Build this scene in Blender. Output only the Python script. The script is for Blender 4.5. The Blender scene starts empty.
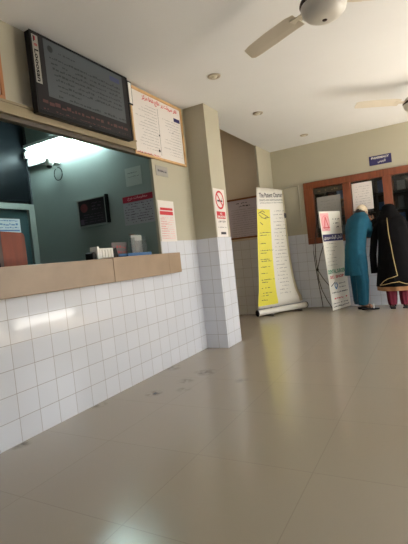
import bpy, math, random, unicodedata
from mathutils import Vector, Matrix

# ------------------------------------------------------------------ camera, sky, sun, exposure
SC = bpy.context.scene
COL = SC.collection
H = 1.03
cam_d = bpy.data.cameras.new('camera')
cam = bpy.data.objects.new('camera', cam_d)
COL.objects.link(cam)
SC.camera = cam
FPX, ROLL, PITCH, YAW = 418.14, -0.1057, -0.0356, -0.5063
cam_d.sensor_fit = 'HORIZONTAL'
cam_d.sensor_width = 36.0
cam_d.lens = FPX / 408 * 36.0
cam_d.clip_start = 0.02
fw = Vector((math.sin(YAW) * math.cos(PITCH), math.cos(YAW) * math.cos(PITCH), math.sin(PITCH)))
r0 = Vector((math.cos(YAW), -math.sin(YAW), 0))
u0 = r0.cross(fw)
rt = math.cos(ROLL) * r0 + math.sin(ROLL) * u0
up = -math.sin(ROLL) * r0 + math.cos(ROLL) * u0
cam.matrix_world = Matrix(((rt.x, up.x, -fw.x, 0), (rt.y, up.y, -fw.y, 0), (rt.z, up.z, -fw.z, H), (0, 0, 0, 1)))

world = bpy.data.worlds.new('sky')
SC.world = world
world.use_nodes = True
bg = world.node_tree.nodes['Background']
bg.inputs['Color'].default_value = (0.90, 0.95, 1.0, 1)
bg.inputs['Strength'].default_value = 3.9
sun_d = bpy.data.lights.new('sun', 'SUN')
sun_d.energy = 20.0
sun_d.angle = 0.02
sun_d.color = (1.0, 0.97, 0.92)
sun = bpy.data.objects.new('sun', sun_d)
COL.objects.link(sun)
sun.location = (9, 3, 9)
sun.rotation_euler = Vector((0.6, 0.0, 1.0)).to_track_quat('Z', 'Y').to_euler()
SC.view_settings.view_transform = 'Standard'
SC.view_settings.look = 'None'
SC.view_settings.gamma = 1
SC.view_settings.use_curve_mapping = False
SC.view_settings.exposure = 1.5
SC.cycles.max_bounces = 10
SC.cycles.diffuse_bounces = 6
SC.cycles.caustics_reflective = False
SC.cycles.caustics_refractive = False
SC.cycles.sample_clamp_indirect = 6.0

random.seed(7)

# ------------------------------------------------------------------ materials
def lin(r, g, b):
    f = lambda c: (c / 255 / 12.92) if c / 255 <= 0.04045 else ((c / 255 + 0.055) / 1.055) ** 2.4
    return (f(r), f(g), f(b), 1)

def mat(name, rgb, rough=0.6, noise=0.0, scale=6.0, metal=0.0, emit=None, estr=0.0, stretch=(1, 1, 1), bump=0.0, spec=0.5):
    m = bpy.data.materials.new(name)
    m.use_nodes = True
    nt = m.node_tree
    b = nt.nodes['Principled BSDF']
    b.inputs['Base Color'].default_value = rgb
    b.inputs['Roughness'].default_value = rough
    b.inputs['Metallic'].default_value = metal
    b.inputs['Specular IOR Level'].default_value = spec
    if emit:
        b.inputs['Emission Color'].default_value = emit
        b.inputs['Emission Strength'].default_value = estr
    if noise > 0 or bump > 0:
        tc = nt.nodes.new('ShaderNodeTexCoord')
        mp = nt.nodes.new('ShaderNodeMapping')
        mp.inputs['Scale'].default_value = stretch
        nz = nt.nodes.new('ShaderNodeTexNoise')
        nz.inputs['Scale'].default_value = scale
        nz.inputs['Detail'].default_value = 5
        nt.links.new(tc.outputs['Object'], mp.inputs['Vector'])
        nt.links.new(mp.outputs['Vector'], nz.inputs['Vector'])
        if noise > 0:
            rp = nt.nodes.new('ShaderNodeValToRGB')
            lo = [max(0, c * (1 - noise)) for c in rgb[:3]] + [1]
            hi = [min(1, c * (1 + noise)) for c in rgb[:3]] + [1]
            rp.color_ramp.elements[0].position = 0.3
            rp.color_ramp.elements[1].position = 0.7
            rp.color_ramp.elements[0].color = lo
            rp.color_ramp.elements[1].color = hi
            nt.links.new(nz.outputs['Fac'], rp.inputs['Fac'])
            nt.links.new(rp.outputs['Color'], b.inputs['Base Color'])
        if bump > 0:
            bp = nt.nodes.new('ShaderNodeBump')
            bp.inputs['Strength'].default_value = bump
            bp.inputs['Distance'].default_value = 0.02
            nt.links.new(nz.outputs['Fac'], bp.inputs['Height'])
            nt.links.new(bp.outputs['Normal'], b.inputs['Normal'])
    return m

def tile_mat(name, axis, origin, rgb, grout, w, h, gap, rough, var=0.03, offset=0.0, noise=0.0, bump=0.25, stains=None, spec=0.5):
    """Square tiles: axis names which world axes run along the rows and across them."""
    m = bpy.data.materials.new(name)
    m.use_nodes = True
    nt = m.node_tree
    N, K = nt.nodes.new, nt.links.new
    b = nt.nodes['Principled BSDF']
    b.inputs['Roughness'].default_value = rough
    b.inputs['Specular IOR Level'].default_value = spec
    ge = N('ShaderNodeNewGeometry')
    sp = N('ShaderNodeSeparateXYZ')
    cb = N('ShaderNodeCombineXYZ')
    K(ge.outputs['Position'], sp.inputs[0])
    for k in (0, 1):
        s = N('ShaderNodeMath'); s.operation = 'SUBTRACT'
        K(sp.outputs['XYZ'.index(axis[k])], s.inputs[0])
        s.inputs[1].default_value = origin[k]
        K(s.outputs[0], cb.inputs[k])
    br = N('ShaderNodeTexBrick')
    br.offset = offset
    br.squash = 1.0
    br.inputs['Scale'].default_value = 1.0
    br.inputs['Brick Width'].default_value = w
    br.inputs['Row Height'].default_value = h
    br.inputs['Mortar Size'].default_value = gap
    br.inputs['Mortar Smooth'].default_value = 0.2
    br.inputs['Color1'].default_value = [c * (1 - var) for c in rgb[:3]] + [1]
    br.inputs['Color2'].default_value = [min(1, c * (1 + var)) for c in rgb[:3]] + [1]
    br.inputs['Mortar'].default_value = grout
    K(cb.outputs[0], br.inputs['Vector'])
    colr = br.outputs['Color']
    if noise > 0:
        for sc, amt in ((0.7, noise),):
            nz = N('ShaderNodeTexNoise'); nz.inputs['Scale'].default_value = sc; nz.inputs['Detail'].default_value = 6
            K(ge.outputs['Position'], nz.inputs['Vector'])
            mr = N('ShaderNodeMapRange')
            mr.inputs['From Min'].default_value = 0.3; mr.inputs['From Max'].default_value = 0.7
            mr.inputs['To Min'].default_value = 1 - amt; mr.inputs['To Max'].default_value = 1 + amt
            K(nz.outputs['Fac'], mr.inputs['Value'])
            mx = N('ShaderNodeMix'); mx.data_type = 'RGBA'; mx.blend_type = 'MULTIPLY'
            mx.inputs['Factor'].default_value = 1.0
            K(colr, mx.inputs['A']); K(mr.outputs[0], mx.inputs['B'])
            colr = mx.outputs['Result']
    for (cx, cy, rad, amt, scl) in (stains or []):
        ds = N('ShaderNodeVectorMath'); ds.operation = 'DISTANCE'
        K(ge.outputs['Position'], ds.inputs[0]); ds.inputs[1].default_value = (cx, cy, 0)
        fo = N('ShaderNodeMapRange'); fo.inputs['From Min'].default_value = rad * 0.2; fo.inputs['From Max'].default_value = rad
        fo.inputs['To Min'].default_value = 1; fo.inputs['To Max'].default_value = 0
        K(ds.outputs['Value'], fo.inputs['Value'])
        nz = N('ShaderNodeTexNoise'); nz.inputs['Scale'].default_value = scl; nz.inputs['Detail'].default_value = 3
        K(ge.outputs['Position'], nz.inputs['Vector'])
        th = N('ShaderNodeMapRange'); th.inputs['From Min'].default_value = 0.42; th.inputs['From Max'].default_value = 0.60
        K(nz.outputs['Fac'], th.inputs['Value'])
        mu = N('ShaderNodeMath'); mu.operation = 'MULTIPLY'
        K(fo.outputs[0], mu.inputs[0]); K(th.outputs[0], mu.inputs[1])
        m2 = N('ShaderNodeMath'); m2.operation = 'MULTIPLY'; m2.inputs[1].default_value = amt
        K(mu.outputs[0], m2.inputs[0])
        mx = N('ShaderNodeMix'); mx.data_type = 'RGBA'
        K(m2.outputs[0], mx.inputs['Factor']); K(colr, mx.inputs['A']); mx.inputs['B'].default_value = lin(60, 50, 40)
        colr = mx.outputs['Result']
    K(colr, b.inputs['Base Color'])
    bp = N('ShaderNodeBump'); bp.invert = True
    bp.inputs['Strength'].default_value = bump; bp.inputs['Distance'].default_value = 0.003
    K(br.outputs['Fac'], bp.inputs['Height']); K(bp.outputs['Normal'], b.inputs['Normal'])
    return m

def glass_mat(name, tint, gloss):
    m = bpy.data.materials.new(name)
    m.use_nodes = True
    nt = m.node_tree
    nt.nodes.remove(nt.nodes['Principled BSDF'])
    out = nt.nodes['Material Output']
    tr = nt.nodes.new('ShaderNodeBsdfTransparent'); tr.inputs[0].default_value = tint
    gl = nt.nodes.new('ShaderNodeBsdfGlossy'); gl.inputs['Roughness'].default_value = 0.03
    mx = nt.nodes.new('ShaderNodeMixShader'); mx.inputs[0].default_value = gloss
    nt.links.new(tr.outputs[0], mx.inputs[1]); nt.links.new(gl.outputs[0], mx.inputs[2])
    nt.links.new(mx.outputs[0], out.inputs[0])
    return m

L = -2.334      # plane of the long wall with the reception window
B = 6.96        # plane of the pharmacy wall
C = 2.69        # ceiling
T = 1.232       # top of the tiled dado
RX = 2.5        # open side of the hall

M = {}
M['paint'] = mat('cream_paint', lin(177, 171, 150), 0.55, 0.03, 2.0)
M['ceil'] = mat('ceiling_paint', lin(224, 225, 226), 0.7, 0.02, 1.5)
WT = dict(rgb=lin(212, 214, 220), grout=lin(170, 165, 164), w=0.1555, h=0.154, gap=0.0022, rough=0.07)
M['tile_y'] = tile_mat('white_wall_tile_along', 'YZ', (1.652 - 0.1555 * 40, 0), **WT)
M['tile_x'] = tile_mat('white_wall_tile_across', 'XZ', (L - 0.1555 * 40, 0), **WT)
M['floor'] = tile_mat('beige_floor_tile', 'XY', (-12.15, -6.1), lin(153, 141, 123), lin(144, 132, 114), 0.61, 0.61, 0.0025, 0.22,
                      var=0.010, noise=0.012, bump=0.05, spec=0.9,
                      stains=[(-1.88, 3.22, 0.12, 0.6, 13.0), (-1.93, 2.95, 0.09, 0.5, 15.0), (-2.02, 2.62, 0.08, 0.75, 17.0), (-1.82, 2.75, 0.07, 0.4, 19.0), (-1.45, 3.05, 0.08, 0.3, 14.0), (-2.3, 3.3, 0.12, 0.5, 16.0), (-2.31, 1.62, 0.07, 0.7, 18.0), (-2.31, 2.3, 0.08, 0.5, 18.0)])
M['stone'] = mat('sandstone_slab', lin(158, 134, 108), 0.4, 0.10, 5.0)
M['rail'] = mat('bronze_anodised_rail', lin(150, 136, 108), 0.4, 0.06, 3.0, metal=0.3)
M['raild'] = mat('dark_rail_channel', lin(84, 74, 60), 0.5, 0.05, 4.0)
M['wood'] = mat('red_brown_varnished_wood', lin(118, 62, 34), 0.35, 0.22, 4.0, stretch=(12, 12, 1.2))
M['palewood'] = mat('pale_wood_frame', lin(205, 165, 115), 0.4, 0.12, 5.0, stretch=(3, 3, 3))
M['brownwood'] = mat('brown_wood_frame', lin(128, 82, 52), 0.45, 0.15, 6.0)
M['boxwood'] = mat('orange_brown_wood', lin(122, 50, 16), 0.6, 0.16, 3.0, stretch=(10, 10, 1))
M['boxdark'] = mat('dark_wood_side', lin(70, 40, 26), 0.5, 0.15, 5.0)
M['paper'] = mat('white_paper', lin(224, 218, 212), 0.5, 0.015, 3.0)
M['greypaper'] = mat('grey_paper', lin(150, 148, 142), 0.6, 0.04, 5.0)
M['ink'] = mat('black_ink', lin(45, 43, 48), 0.6, 0.05, 30.0)
M['greyink'] = mat('grey_ink', lin(148, 143, 143), 0.6, 0.05, 30.0)
M['red'] = mat('red_ink', lin(200, 40, 50), 0.5, 0.05, 30.0)
M['crimson'] = mat('crimson_ink', lin(160, 26, 48), 0.5, 0.05, 30.0)
M['pink'] = mat('pale_pink_ink', lin(232, 168, 168), 0.5, 0.08, 12.0)
M['navy'] = mat('navy_blue', lin(40, 34, 88), 0.45, 0.05, 20.0)
M['green'] = mat('green_ink', lin(30, 140, 95), 0.5, 0.05, 30.0)
M['yellow'] = mat('yellow_panel', lin(226, 214, 62), 0.45, 0.03, 4.0)
M['vinyl'] = mat('white_vinyl', lin(230, 226, 214), 0.4, 0.02, 4.0)
M['beigevinyl'] = mat('aged_vinyl_edge', lin(196, 184, 150), 0.5, 0.05, 6.0)
M['black'] = mat('black_plastic', lin(22, 21, 22), 0.5, 0.1, 20.0, spec=0.2)
M['blackrod'] = mat('black_rod', lin(28, 26, 27), 0.45, 0.1, 20.0)
M['screen'] = mat('grey_led_screen', lin(58, 62, 64), 0.35, 0.04, 2.0, emit=lin(80, 86, 88), estr=0.08)
M['screend'] = mat('dark_screen_band', lin(36, 34, 35), 0.4, 0.05, 3.0, spec=0.2)
M['screent'] = mat('screen_lettering', lin(22, 24, 26), 0.4, 0.05, 30.0)
M['screenr'] = mat('red_screen_lettering', lin(80, 42, 40), 0.6, 0.05, 30.0)
M['screenb'] = mat('blue_screen_mark', lin(44, 52, 92), 0.3, 0.05, 30.0)
M['white'] = mat('white_plastic', lin(225, 222, 214), 0.35, 0.02, 8.0)
M['fanwhite'] = mat('cream_enamel', lin(206, 197, 180), 0.4, 0.02, 5.0)
M['hub'] = mat('pearl_enamel', lin(205, 202, 194), 0.28, 0.02, 8.0)
M['fandark'] = mat('dark_bronze', lin(70, 54, 44), 0.4, 0.06, 10.0, metal=0.3)
M['chrome'] = mat('brushed_chrome', lin(186, 176, 158), 0.4, 0.05, 20.0, metal=0.3)
M['lamp_off'] = mat('unlit_bulb', lin(215, 208, 190), 0.3, 0.02, 9.0)
M['office'] = mat('grey_green_office_paint', lin(140, 150, 143), 0.6, 0.03, 2.5)
M['officedark'] = mat('dark_office_panel', lin(52, 56, 58), 0.5, 0.06, 3.0)
M['aluminium'] = mat('pale_aluminium', lin(150, 154, 146), 0.45, 0.05, 6.0, metal=0.2)
M['tube'] = mat('fluorescent_tube', lin(240, 250, 250), 0.3, 0.01, 5.0, emit=(0.70, 0.95, 0.97, 1), estr=45.0)
M['luminaire'] = mat('white_luminaire_back', lin(222, 226, 222), 0.4, 0.02, 5.0)
M['darkglass'] = mat('dark_glass', lin(16, 19, 21), 0.35, 0.05, 2.0, spec=0.05)
M['glass'] = glass_mat('clear_glass', (0.86, 0.89, 0.88, 1), 0.07)
M['acrylic'] = glass_mat('clear_acrylic', (0.9, 0.92, 0.93, 1), 0.12)
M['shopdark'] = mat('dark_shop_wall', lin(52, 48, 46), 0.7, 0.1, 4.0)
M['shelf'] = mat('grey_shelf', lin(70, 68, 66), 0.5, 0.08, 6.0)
M['deep'] = mat('dark_brown_absorber', lin(92, 70, 54), 0.6, 0.1, 3.0)  # made-up dark tone for unseen walls, absorbs bounced light
M['recesspaint'] = mat('taupe_paint', lin(206, 193, 172), 0.6, 0.03, 3.0)
M['teal'] = mat('teal_cotton', lin(12, 80, 102), 0.9, 0.12, 12.0, bump=0.2)
M['tealdark'] = mat('teal_cotton_trousers', lin(10, 76, 98), 0.9, 0.12, 14.0, bump=0.2)
M['abaya'] = mat('black_cloth', lin(13, 12, 13), 0.9, 0.2, 10.0, bump=0.25, spec=0.1)
M['gold'] = mat('gold_piping', lin(190, 165, 110), 0.5, 0.1, 20.0)
M['tan'] = mat('tan_lining', lin(150, 108, 72), 0.8, 0.2, 14.0)
M['maroon'] = mat('maroon_cotton', lin(112, 26, 50), 0.8, 0.12, 14.0, bump=0.2)
M['skin'] = mat('skin', lin(168, 122, 96), 0.55, 0.05, 12.0)
M['hair'] = mat('dark_hair', lin(38, 30, 26), 0.6, 0.2, 30.0)
M['cap'] = mat('cream_knit_cap', lin(214, 196, 168), 0.8, 0.08, 40.0, bump=0.3)
M['eye'] = mat('eye', lin(50, 36, 28), 0.2, 0.05, 30.0)
M['lip'] = mat('lip', lin(150, 88, 78), 0.5, 0.05, 30.0)
M['bluetray'] = mat('blue_plastic', lin(60, 108, 160), 0.4, 0.05, 12.0)
M['lightblue'] = mat('pale_blue_card', lin(160, 196, 210), 0.5, 0.03, 9.0)
M['bluestrip'] = mat('blue_ink', lin(70, 120, 170), 0.5, 0.03, 20.0)
M['ground'] = mat('pale_concrete_ground', lin(206, 202, 194), 0.8, 0.06, 1.0)

# ------------------------------------------------------------------ mesh helpers
class MB:
    def __init__(s): s.v, s.f = [], []
    def quad(s, a, b, c, d):
        n = len(s.v); s.v += [tuple(a), tuple(b), tuple(c), tuple(d)]; s.f.append((n, n + 1, n + 2, n + 3)); return s
    def box(s, x0, x1, y0, y1, z0, z1):
        return s.hexa([(x0, y0, z0), (x1, y0, z0), (x1, y1, z0), (x0, y1, z0), (x0, y0, z1), (x1, y0, z1), (x1, y1, z1), (x0, y1, z1)])
    def hexa(s, p):
        n = len(s.v); s.v += [tuple(q) for q in p]
        s.f += [tuple(n + i for i in q) for q in ((0, 3, 2, 1), (4, 5, 6, 7), (0, 1, 5, 4), (1, 2, 6, 5), (2, 3, 7, 6), (3, 0, 4, 7))]
        return s
    def slab(s, o, X, Y, Z, w, h, d):
        """a board: corner o, width along X, height along Y, thickness along Z"""
        o, X, Y, Z = Vector(o), Vector(X) * w, Vector(Y) * h, Vector(Z) * d
        return s.hexa([o, o + X, o + X + Y, o + Y, o + Z, o + X + Z, o + X + Y + Z, o + Y + Z])
    def loft(s, rings, cap0=True, cap1=True):
        n = len(s.v); k = len(rings[0])
        for r in rings: s.v += [tuple(p) for p in r]
        for i in range(len(rings) - 1):
            for j in range(k):
                a, b = n + i * k + j, n + i * k + (j + 1) % k
                s.f.append((a, b, b + k, a + k))
        if cap0: s.f.append(tuple(n + j for j in reversed(range(k))))
        if cap1: s.f.append(tuple(n + (len(rings) - 1) * k + j for j in range(k)))
        return s
    def lathe(s, c, prof, seg=24, axis='z'):
        rings = []
        for (r, z) in prof:
            ring = []
            for j in range(seg):
                a = 2 * math.pi * j / seg
                p = (r * math.cos(a), r * math.sin(a), z)
                if axis == 'x': p = (z, p[0], p[1])
                if axis == 'y': p = (p[0], -z, p[1])
                ring.append((c[0] + p[0], c[1] + p[1], c[2] + p[2]))
            rings.append(ring)
        return s.loft(rings)
    def tube(s, pts, r, seg=8):
        pts = [Vector(p) for p in pts]; rings = []
        for i, p in enumerate(pts):
            t = (pts[min(i + 1, len(pts) - 1)] - pts[max(i - 1, 0)]).normalized()
            a = t.cross(Vector((0, 0, 1)))
            if a.length < 1e-3: a = t.cross(Vector((0, 1, 0)))
            a.normalize(); b = t.cross(a)
            rr = r[i] if isinstance(r, (list, tuple)) else r
            rings.append([p + (a * math.cos(q) + b * math.sin(q)) * rr for q in (2 * math.pi * j / seg for j in range(seg))])
        return s.loft(rings)
    def ball(s, c, rx, ry, rz, seg=16, n=10, R=None):
        rings = []
        for i in range(n + 1):
            t = math.pi * (0.02 + 0.96 * i / n) - math.pi / 2
            ring = []
            for j in range(seg):
                a = 2 * math.pi * j / seg
                p = Vector((rx * math.cos(t) * math.cos(a), ry * math.cos(t) * math.sin(a), rz * math.sin(t)))
                if R: p = R @ p
                ring.append(Vector(c) + p)
            rings.append(ring)
        return s.loft(rings)

ROOT = {}
def fix(me):
    import bmesh
    bm = bmesh.new(); bm.from_mesh(me)
    bmesh.ops.recalc_face_normals(bm, faces=bm.faces)
    bm.to_mesh(me); bm.free()

def obj(name, mb, m, parent=None, smooth=False, bevel=0.0, solid=False, recalc=True):
    me = bpy.data.meshes.new(name)
    if isinstance(mb, MB):
        me.from_pydata(mb.v, [], mb.f)
        if recalc: fix(me)
    else:
        me = mb
    me.materials.clear(); me.materials.append(m)
    if smooth:
        for p in me.polygons: p.use_smooth = True
    o = bpy.data.objects.new(name, me)
    COL.objects.link(o)
    if parent is not None:
        base = ROOT[parent.name]
        o.parent = parent
    else:
        vs = [v.co for v in me.vertices]
        base = Vector(((min(v.x for v in vs) + max(v.x for v in vs)) / 2, (min(v.y for v in vs) + max(v.y for v in vs)) / 2, min(v.z for v in vs)))
        o.location = base
    ROOT[o.name] = base
    me.transform(Matrix.Translation(-base))
    if bevel:
        b = o.modifiers.new('bevel', 'BEVEL'); b.width = bevel; b.segments = 2; b.limit_method = 'ANGLE'
    return o

def thing(name, loc, label=None, cat=None, group=None, kind=None):
    o = bpy.data.objects.new(name, None); COL.objects.link(o)
    o.location = loc; o.empty_display_size = 0.05
    ROOT[o.name] = Vector(loc)
    return tag(o, label, cat, group, kind)

def tag(o, label=None, cat=None, group=None, kind=None):
    if label: o['label'] = label
    if cat: o['category'] = cat
    if group: o['group'] = group
    if kind: o['kind'] = kind
    return o

def struct(name, mb, m, **k):
    o = obj(name, mb, m, **k)
    if o.parent is None: o['kind'] = 'structure'
    return o

def dup(root, loc, label=None, rotz=None):
    r = root.copy(); COL.objects.link(r); r.location = loc
    if rotz is not None: r.rotation_euler = (0, 0, rotz)
    if label: r['label'] = label
    for ch in list(root.children):
        c = ch.copy(); COL.objects.link(c); c.parent = r
        for g in list(ch.children):
            d = g.copy(); COL.objects.link(d); d.parent = c
    return r

# ---- lettering
FORMS = {}
for _c in list(range(0xFB50, 0xFC00)) + list(range(0xFE80, 0xFEFD)):
    _d = unicodedata.decomposition(chr(_c)).split()
    if len(_d) == 2: FORMS.setdefault(chr(int(_d[1], 16)), {})[_d[0]] = chr(_c)
def urdu(s):
    o = []
    for i, ch in enumerate(s):
        f = FORMS.get(ch)
        if not f: o.append(ch); continue
        pv = i > 0 and '<initial>' in FORMS.get(s[i - 1], {}) and '<final>' in f
        nx = i + 1 < len(s) and s[i + 1] in FORMS and '<initial>' in f and '<final>' in FORMS[s[i + 1]]
        k = '<medial>' if pv and nx else '<final>' if pv else '<initial>' if nx else '<isolated>'
        o.append(f.get(k, f.get('<isolated>', ch)))
    return ''.join(reversed(o))

def text_verts(body, w=None, h=None, bold=0.0):
    """flat lettering as (vertices, faces) fitted to width w and height h, lower left at 0,0"""
    c = bpy.data.curves.new('lettering', 'FONT'); c.body = body; c.resolution_u = 2; c.offset = bold
    o = bpy.data.objects.new('lettering', c); COL.objects.link(o)
    bpy.context.view_layer.update()
    me = bpy.data.meshes.new_from_object(o.evaluated_get(bpy.context.evaluated_depsgraph_get()))
    vs = [v.co.copy() for v in me.vertices]; fs = [tuple(p.vertices) for p in me.polygons]
    bpy.data.objects.remove(o); bpy.data.curves.remove(c); bpy.data.meshes.remove(me)
    if not vs: return [], []
    x0, x1 = min(v.x for v in vs), max(v.x for v in vs); y0, y1 = min(v.y for v in vs), max(v.y for v in vs)
    sy = h / (y1 - y0) if h else w / (x1 - x0)
    sx = w / (x1 - x0) if w else sy
    return [((v.x - x0) * sx, (v.y - y0) * sy) for v in vs], fs

class Face2D:
    """a flat face in the place (origin, X, Y, normal) on which shapes are laid in metres"""
    def __init__(s, o, X, Y, lift=0.0015):
        s.o, s.X, s.Y = Vector(o), Vector(X).normalized(), Vector(Y).normalized()
        s.Z = s.X.cross(s.Y).normalized(); s.lift = lift
    def p(s, x, y, k=1.0): return s.o + s.X * x + s.Y * y + s.Z * (s.lift * k)
    def rect(s, mb, x0, x1, y0, y1, k=1.0):
        mb.quad(s.p(x0, y0, k), s.p(x1, y0, k), s.p(x1, y1, k), s.p(x0, y1, k)); return mb
    def text(s, mb, body, x, y, w=None, h=None, k=1.5, bold=0.0, align='l'):
        vs, fs = text_verts(body, w, h, bold)
        if not vs: return mb
        wd = max(v[0] for v in vs)
        dx = {'l': 0, 'c': -wd / 2, 'r': -wd}[align]
        n = len(mb.v); mb.v += [tuple(s.p(x + dx + a, y + b, k)) for a, b in vs]
        mb.f += [tuple(n + i for i in f) for f in fs]; return mb
    def scribble(s, mb, x0, x1, y, h, k=1.3, dens=0.8, right=False, rnd=random):
        """one line of small unreadable writing"""
        x = x0
        while x < x1:
            w = rnd.uniform(0.4, 1.6) * h
            if rnd.random() < dens:
                a = rnd.uniform(-0.15, 0.15) * h
                t = rnd.uniform(0.35, 0.8) * h
                s.rect(mb, x, min(x + w, x1), y + a, y + a + t, k)
            x += w + rnd.uniform(0.15, 0.5) * h
        return mb
    def ring(s, mb, cx, cy, ra, rb, wa, seg=40, k=1.5):
        for j in range(seg):
            a, b = 2 * math.pi * j / seg, 2 * math.pi * (j + 1) / seg
            mb.quad(s.p(cx + ra * math.cos(a), cy + rb * math.sin(a), k), s.p(cx + ra * math.cos(b), cy + rb * math.sin(b), k),
                    s.p(cx + (ra - wa) * math.cos(b), cy + (rb - wa) * math.sin(b), k), s.p(cx + (ra - wa) * math.cos(a), cy + (rb - wa) * math.sin(a), k))
        return mb
    def disc(s, mb, cx, cy, ra, rb, seg=24, k=1.5):
        n = len(mb.v); mb.v += [tuple(s.p(cx + ra * math.cos(2 * math.pi * j / seg), cy + rb * math.sin(2 * math.pi * j / seg), k)) for j in range(seg)]
        mb.f.append(tuple(range(n, n + seg))); return mb
    def bar(s, mb, xa, ya, xb, yb, w, k=1.6):
        d = Vector((xb - xa, yb - ya)).normalized(); n = Vector((-d.y, d.x)) * w / 2
        mb.quad(s.p(xa - n.x, ya - n.y, k), s.p(xb - n.x, yb - n.y, k), s.p(xb + n.x, yb + n.y, k), s.p(xa + n.x, ya + n.y, k)); return mb

def flat(name, mb, m, parent=None):
    return obj(name, mb, m, parent, recalc=False)

def on_long_wall(y, z, x=L, lift=0.0015): return Face2D((x, y, z), (0, 1, 0), (0, 0, 1), lift)
def on_cross_wall(x, z, y, lift=0.0015): return Face2D((x, y, z), (1, 0, 0), (0, 0, 1), lift)

# ------------------------------------------------------------------ the hall
struct('floor', MB().box(-5.2, RX + 0.15, -2.6, 9.0, -0.12, 0.0), M['floor'])
tag(obj('ground', MB().box(RX + 0.15, 16, -12, 16, -0.2, -0.06), M['ground']), kind='structure')
tag(obj('ground', MB().box(-8, RX + 0.15, -12, -2.75, -0.2, -0.06), mat('low_bounce_ground', lin(70, 68, 66), 0.9, 0.1, 4.0)), kind='structure')  # unseen ground, made dark so the doorway throws little bounce onto the ceiling
struct('wall_light_block', MB().box(6.0, 6.15, -12, 16, -0.06, 2.1), mat('grey_light_block', lin(150, 144, 134), 0.8, 0.08, 1.5))  # unseen wall added to limit the sunlit ground mirrored in the tiles
struct('ceiling', MB().box(L - 0.02, RX + 0.15, -2.6, 7.1, C, C + 0.15), M['ceil'])
struct('ceiling_office', MB().box(-4.6, L - 0.021, -2.75, 3.9, 3.4, 3.5), M['office'])

WI = L - 0.03   # office side of the long wall
YW = 3.405      # far jamb of the reception window
w = MB().box(WI, L - 0.021, -2.6, 4.461, C, 3.75).box(WI, L, -2.6, YW, 0, 0.9).box(WI, L, YW, 4.461, 0, C).box(WI, L, -2.6, 0.1, 0.9, C).box(WI, L, 0.1, YW, 2.11, C)
wl = struct('wall_left', w, M['paint'])
td = MB().box(L, L + 0.004, -2.6, 4.106, 0, 0.9).box(L, L + 0.004, YW, 4.106, 0.9, T)
obj('tile_dado', td, M['tile_y'], wl)
PW, P0, P1 = L + 0.264, 4.106, 4.461
pil = struct('wall_pillar', MB().box(L, PW, P0, P1, 0, C), M['paint'])
obj('tile_cladding', MB().box(L, PW + 0.004, P0 - 0.004, P0, 0, T), M['tile_x'], pil)
obj('tile_cladding', MB().box(PW, PW + 0.004, P0, P1 + 0.004, 0, T), M['tile_y'], pil)

# recess beyond the pillar (higher ceiling) and the short wall beside the pharmacy
ER = 6.32
RB = 6.40
wr = struct('wall_recess', MB().box(-4.6, WI, RB, RB + 0.15, 0, C).box(-4.6, L - 0.021, RB, RB + 0.15, C, 3.75), M['recesspaint'])
obj('tile_dado', MB().box(-4.45, WI, RB - 0.004, RB, 0, T), M['tile_x'], wr)
struct('wall_recess_side', MB().box(-4.6, -4.45, 3.6, RB, 0, 3.75), M['recesspaint'])
struct('wall_recess_near', MB().box(-4.45, WI, 3.9, 4.46, 0, 3.75), M['recesspaint'])
struct('ceiling_recess', MB().box(-4.6, L, 3.9, RB + 0.15, 3.75, 3.9), M['ceil'])
struct('wall_recess_upper', MB().box(WI, L - 0.021, 4.461, RB + 0.15, C + 0.15, 3.75), M['recesspaint'])
wc = struct('wall_corner', MB().box(WI, L, ER, 7.1, 0, C), M['paint'])
obj('tile_dado', MB().box(L, L + 0.004, ER - 0.004, B, 0, T).box(WI, L, ER - 0.004, ER, 0, T), M['tile_y'], wc)

# pharmacy wall with its wide opening
OX0, OX1, OZ0, OZ1 = -1.78, 0.98, 1.09, 2.03
wp = struct('wall_back', MB().box(L, OX0, B, B + 0.15, 0, C).box(OX1, RX + .15, B, B + 0.15, 0, C).box(OX0, OX1, B, B + 0.15, 0, OZ0).box(OX0, OX1, B, B + 0.15, OZ1, C), M['paint'])
obj('tile_dado', MB().box(L, OX0, B - 0.004, B, 0, T).box(OX0, OX1, B - 0.004, B, 0, OZ0).box(OX1, RX, B - 0.004, B, 0, T), M['tile_x'], wp)
struct('trim_2', MB().tube([(L + 0.005, B - 0.012, 2.045), (-1.90, B - 0.012, 2.045)], 0.010).tube([(-1.90, B - 0.012, 2.05), (-1.90, B - 0.012, T)], 0.010), M['paint'])

# open side: arcade piers; rear wall
struct('wall_right_near', MB().box(RX, RX + 0.15, -2.6, 3.3, 0, C), M['deep'])  # unseen wall, coloured dark to keep bounce off the near ceiling
rw = MB().box(RX, RX + 0.15, 5.0, 5.2, 0, C).box(RX, RX + 0.15, 6.85, 7.1, 0, C).box(RX, RX + 0.15, 3.3, 6.85, 2.55, C)
struct('wall_right', rw, M['paint'])
struct('wall_rear', MB().box(L - 0.15, -0.6, -2.75, -2.6, 0, C + .15).box(0.25, RX + 0.15, -2.75, -2.6, 0, C + .15).box(-0.6, 0.25, -2.75, -2.6, 2.15, C + .15), M['deep'])  # unseen; doorway gap added to let daylight onto surfaces facing the rear

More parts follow.
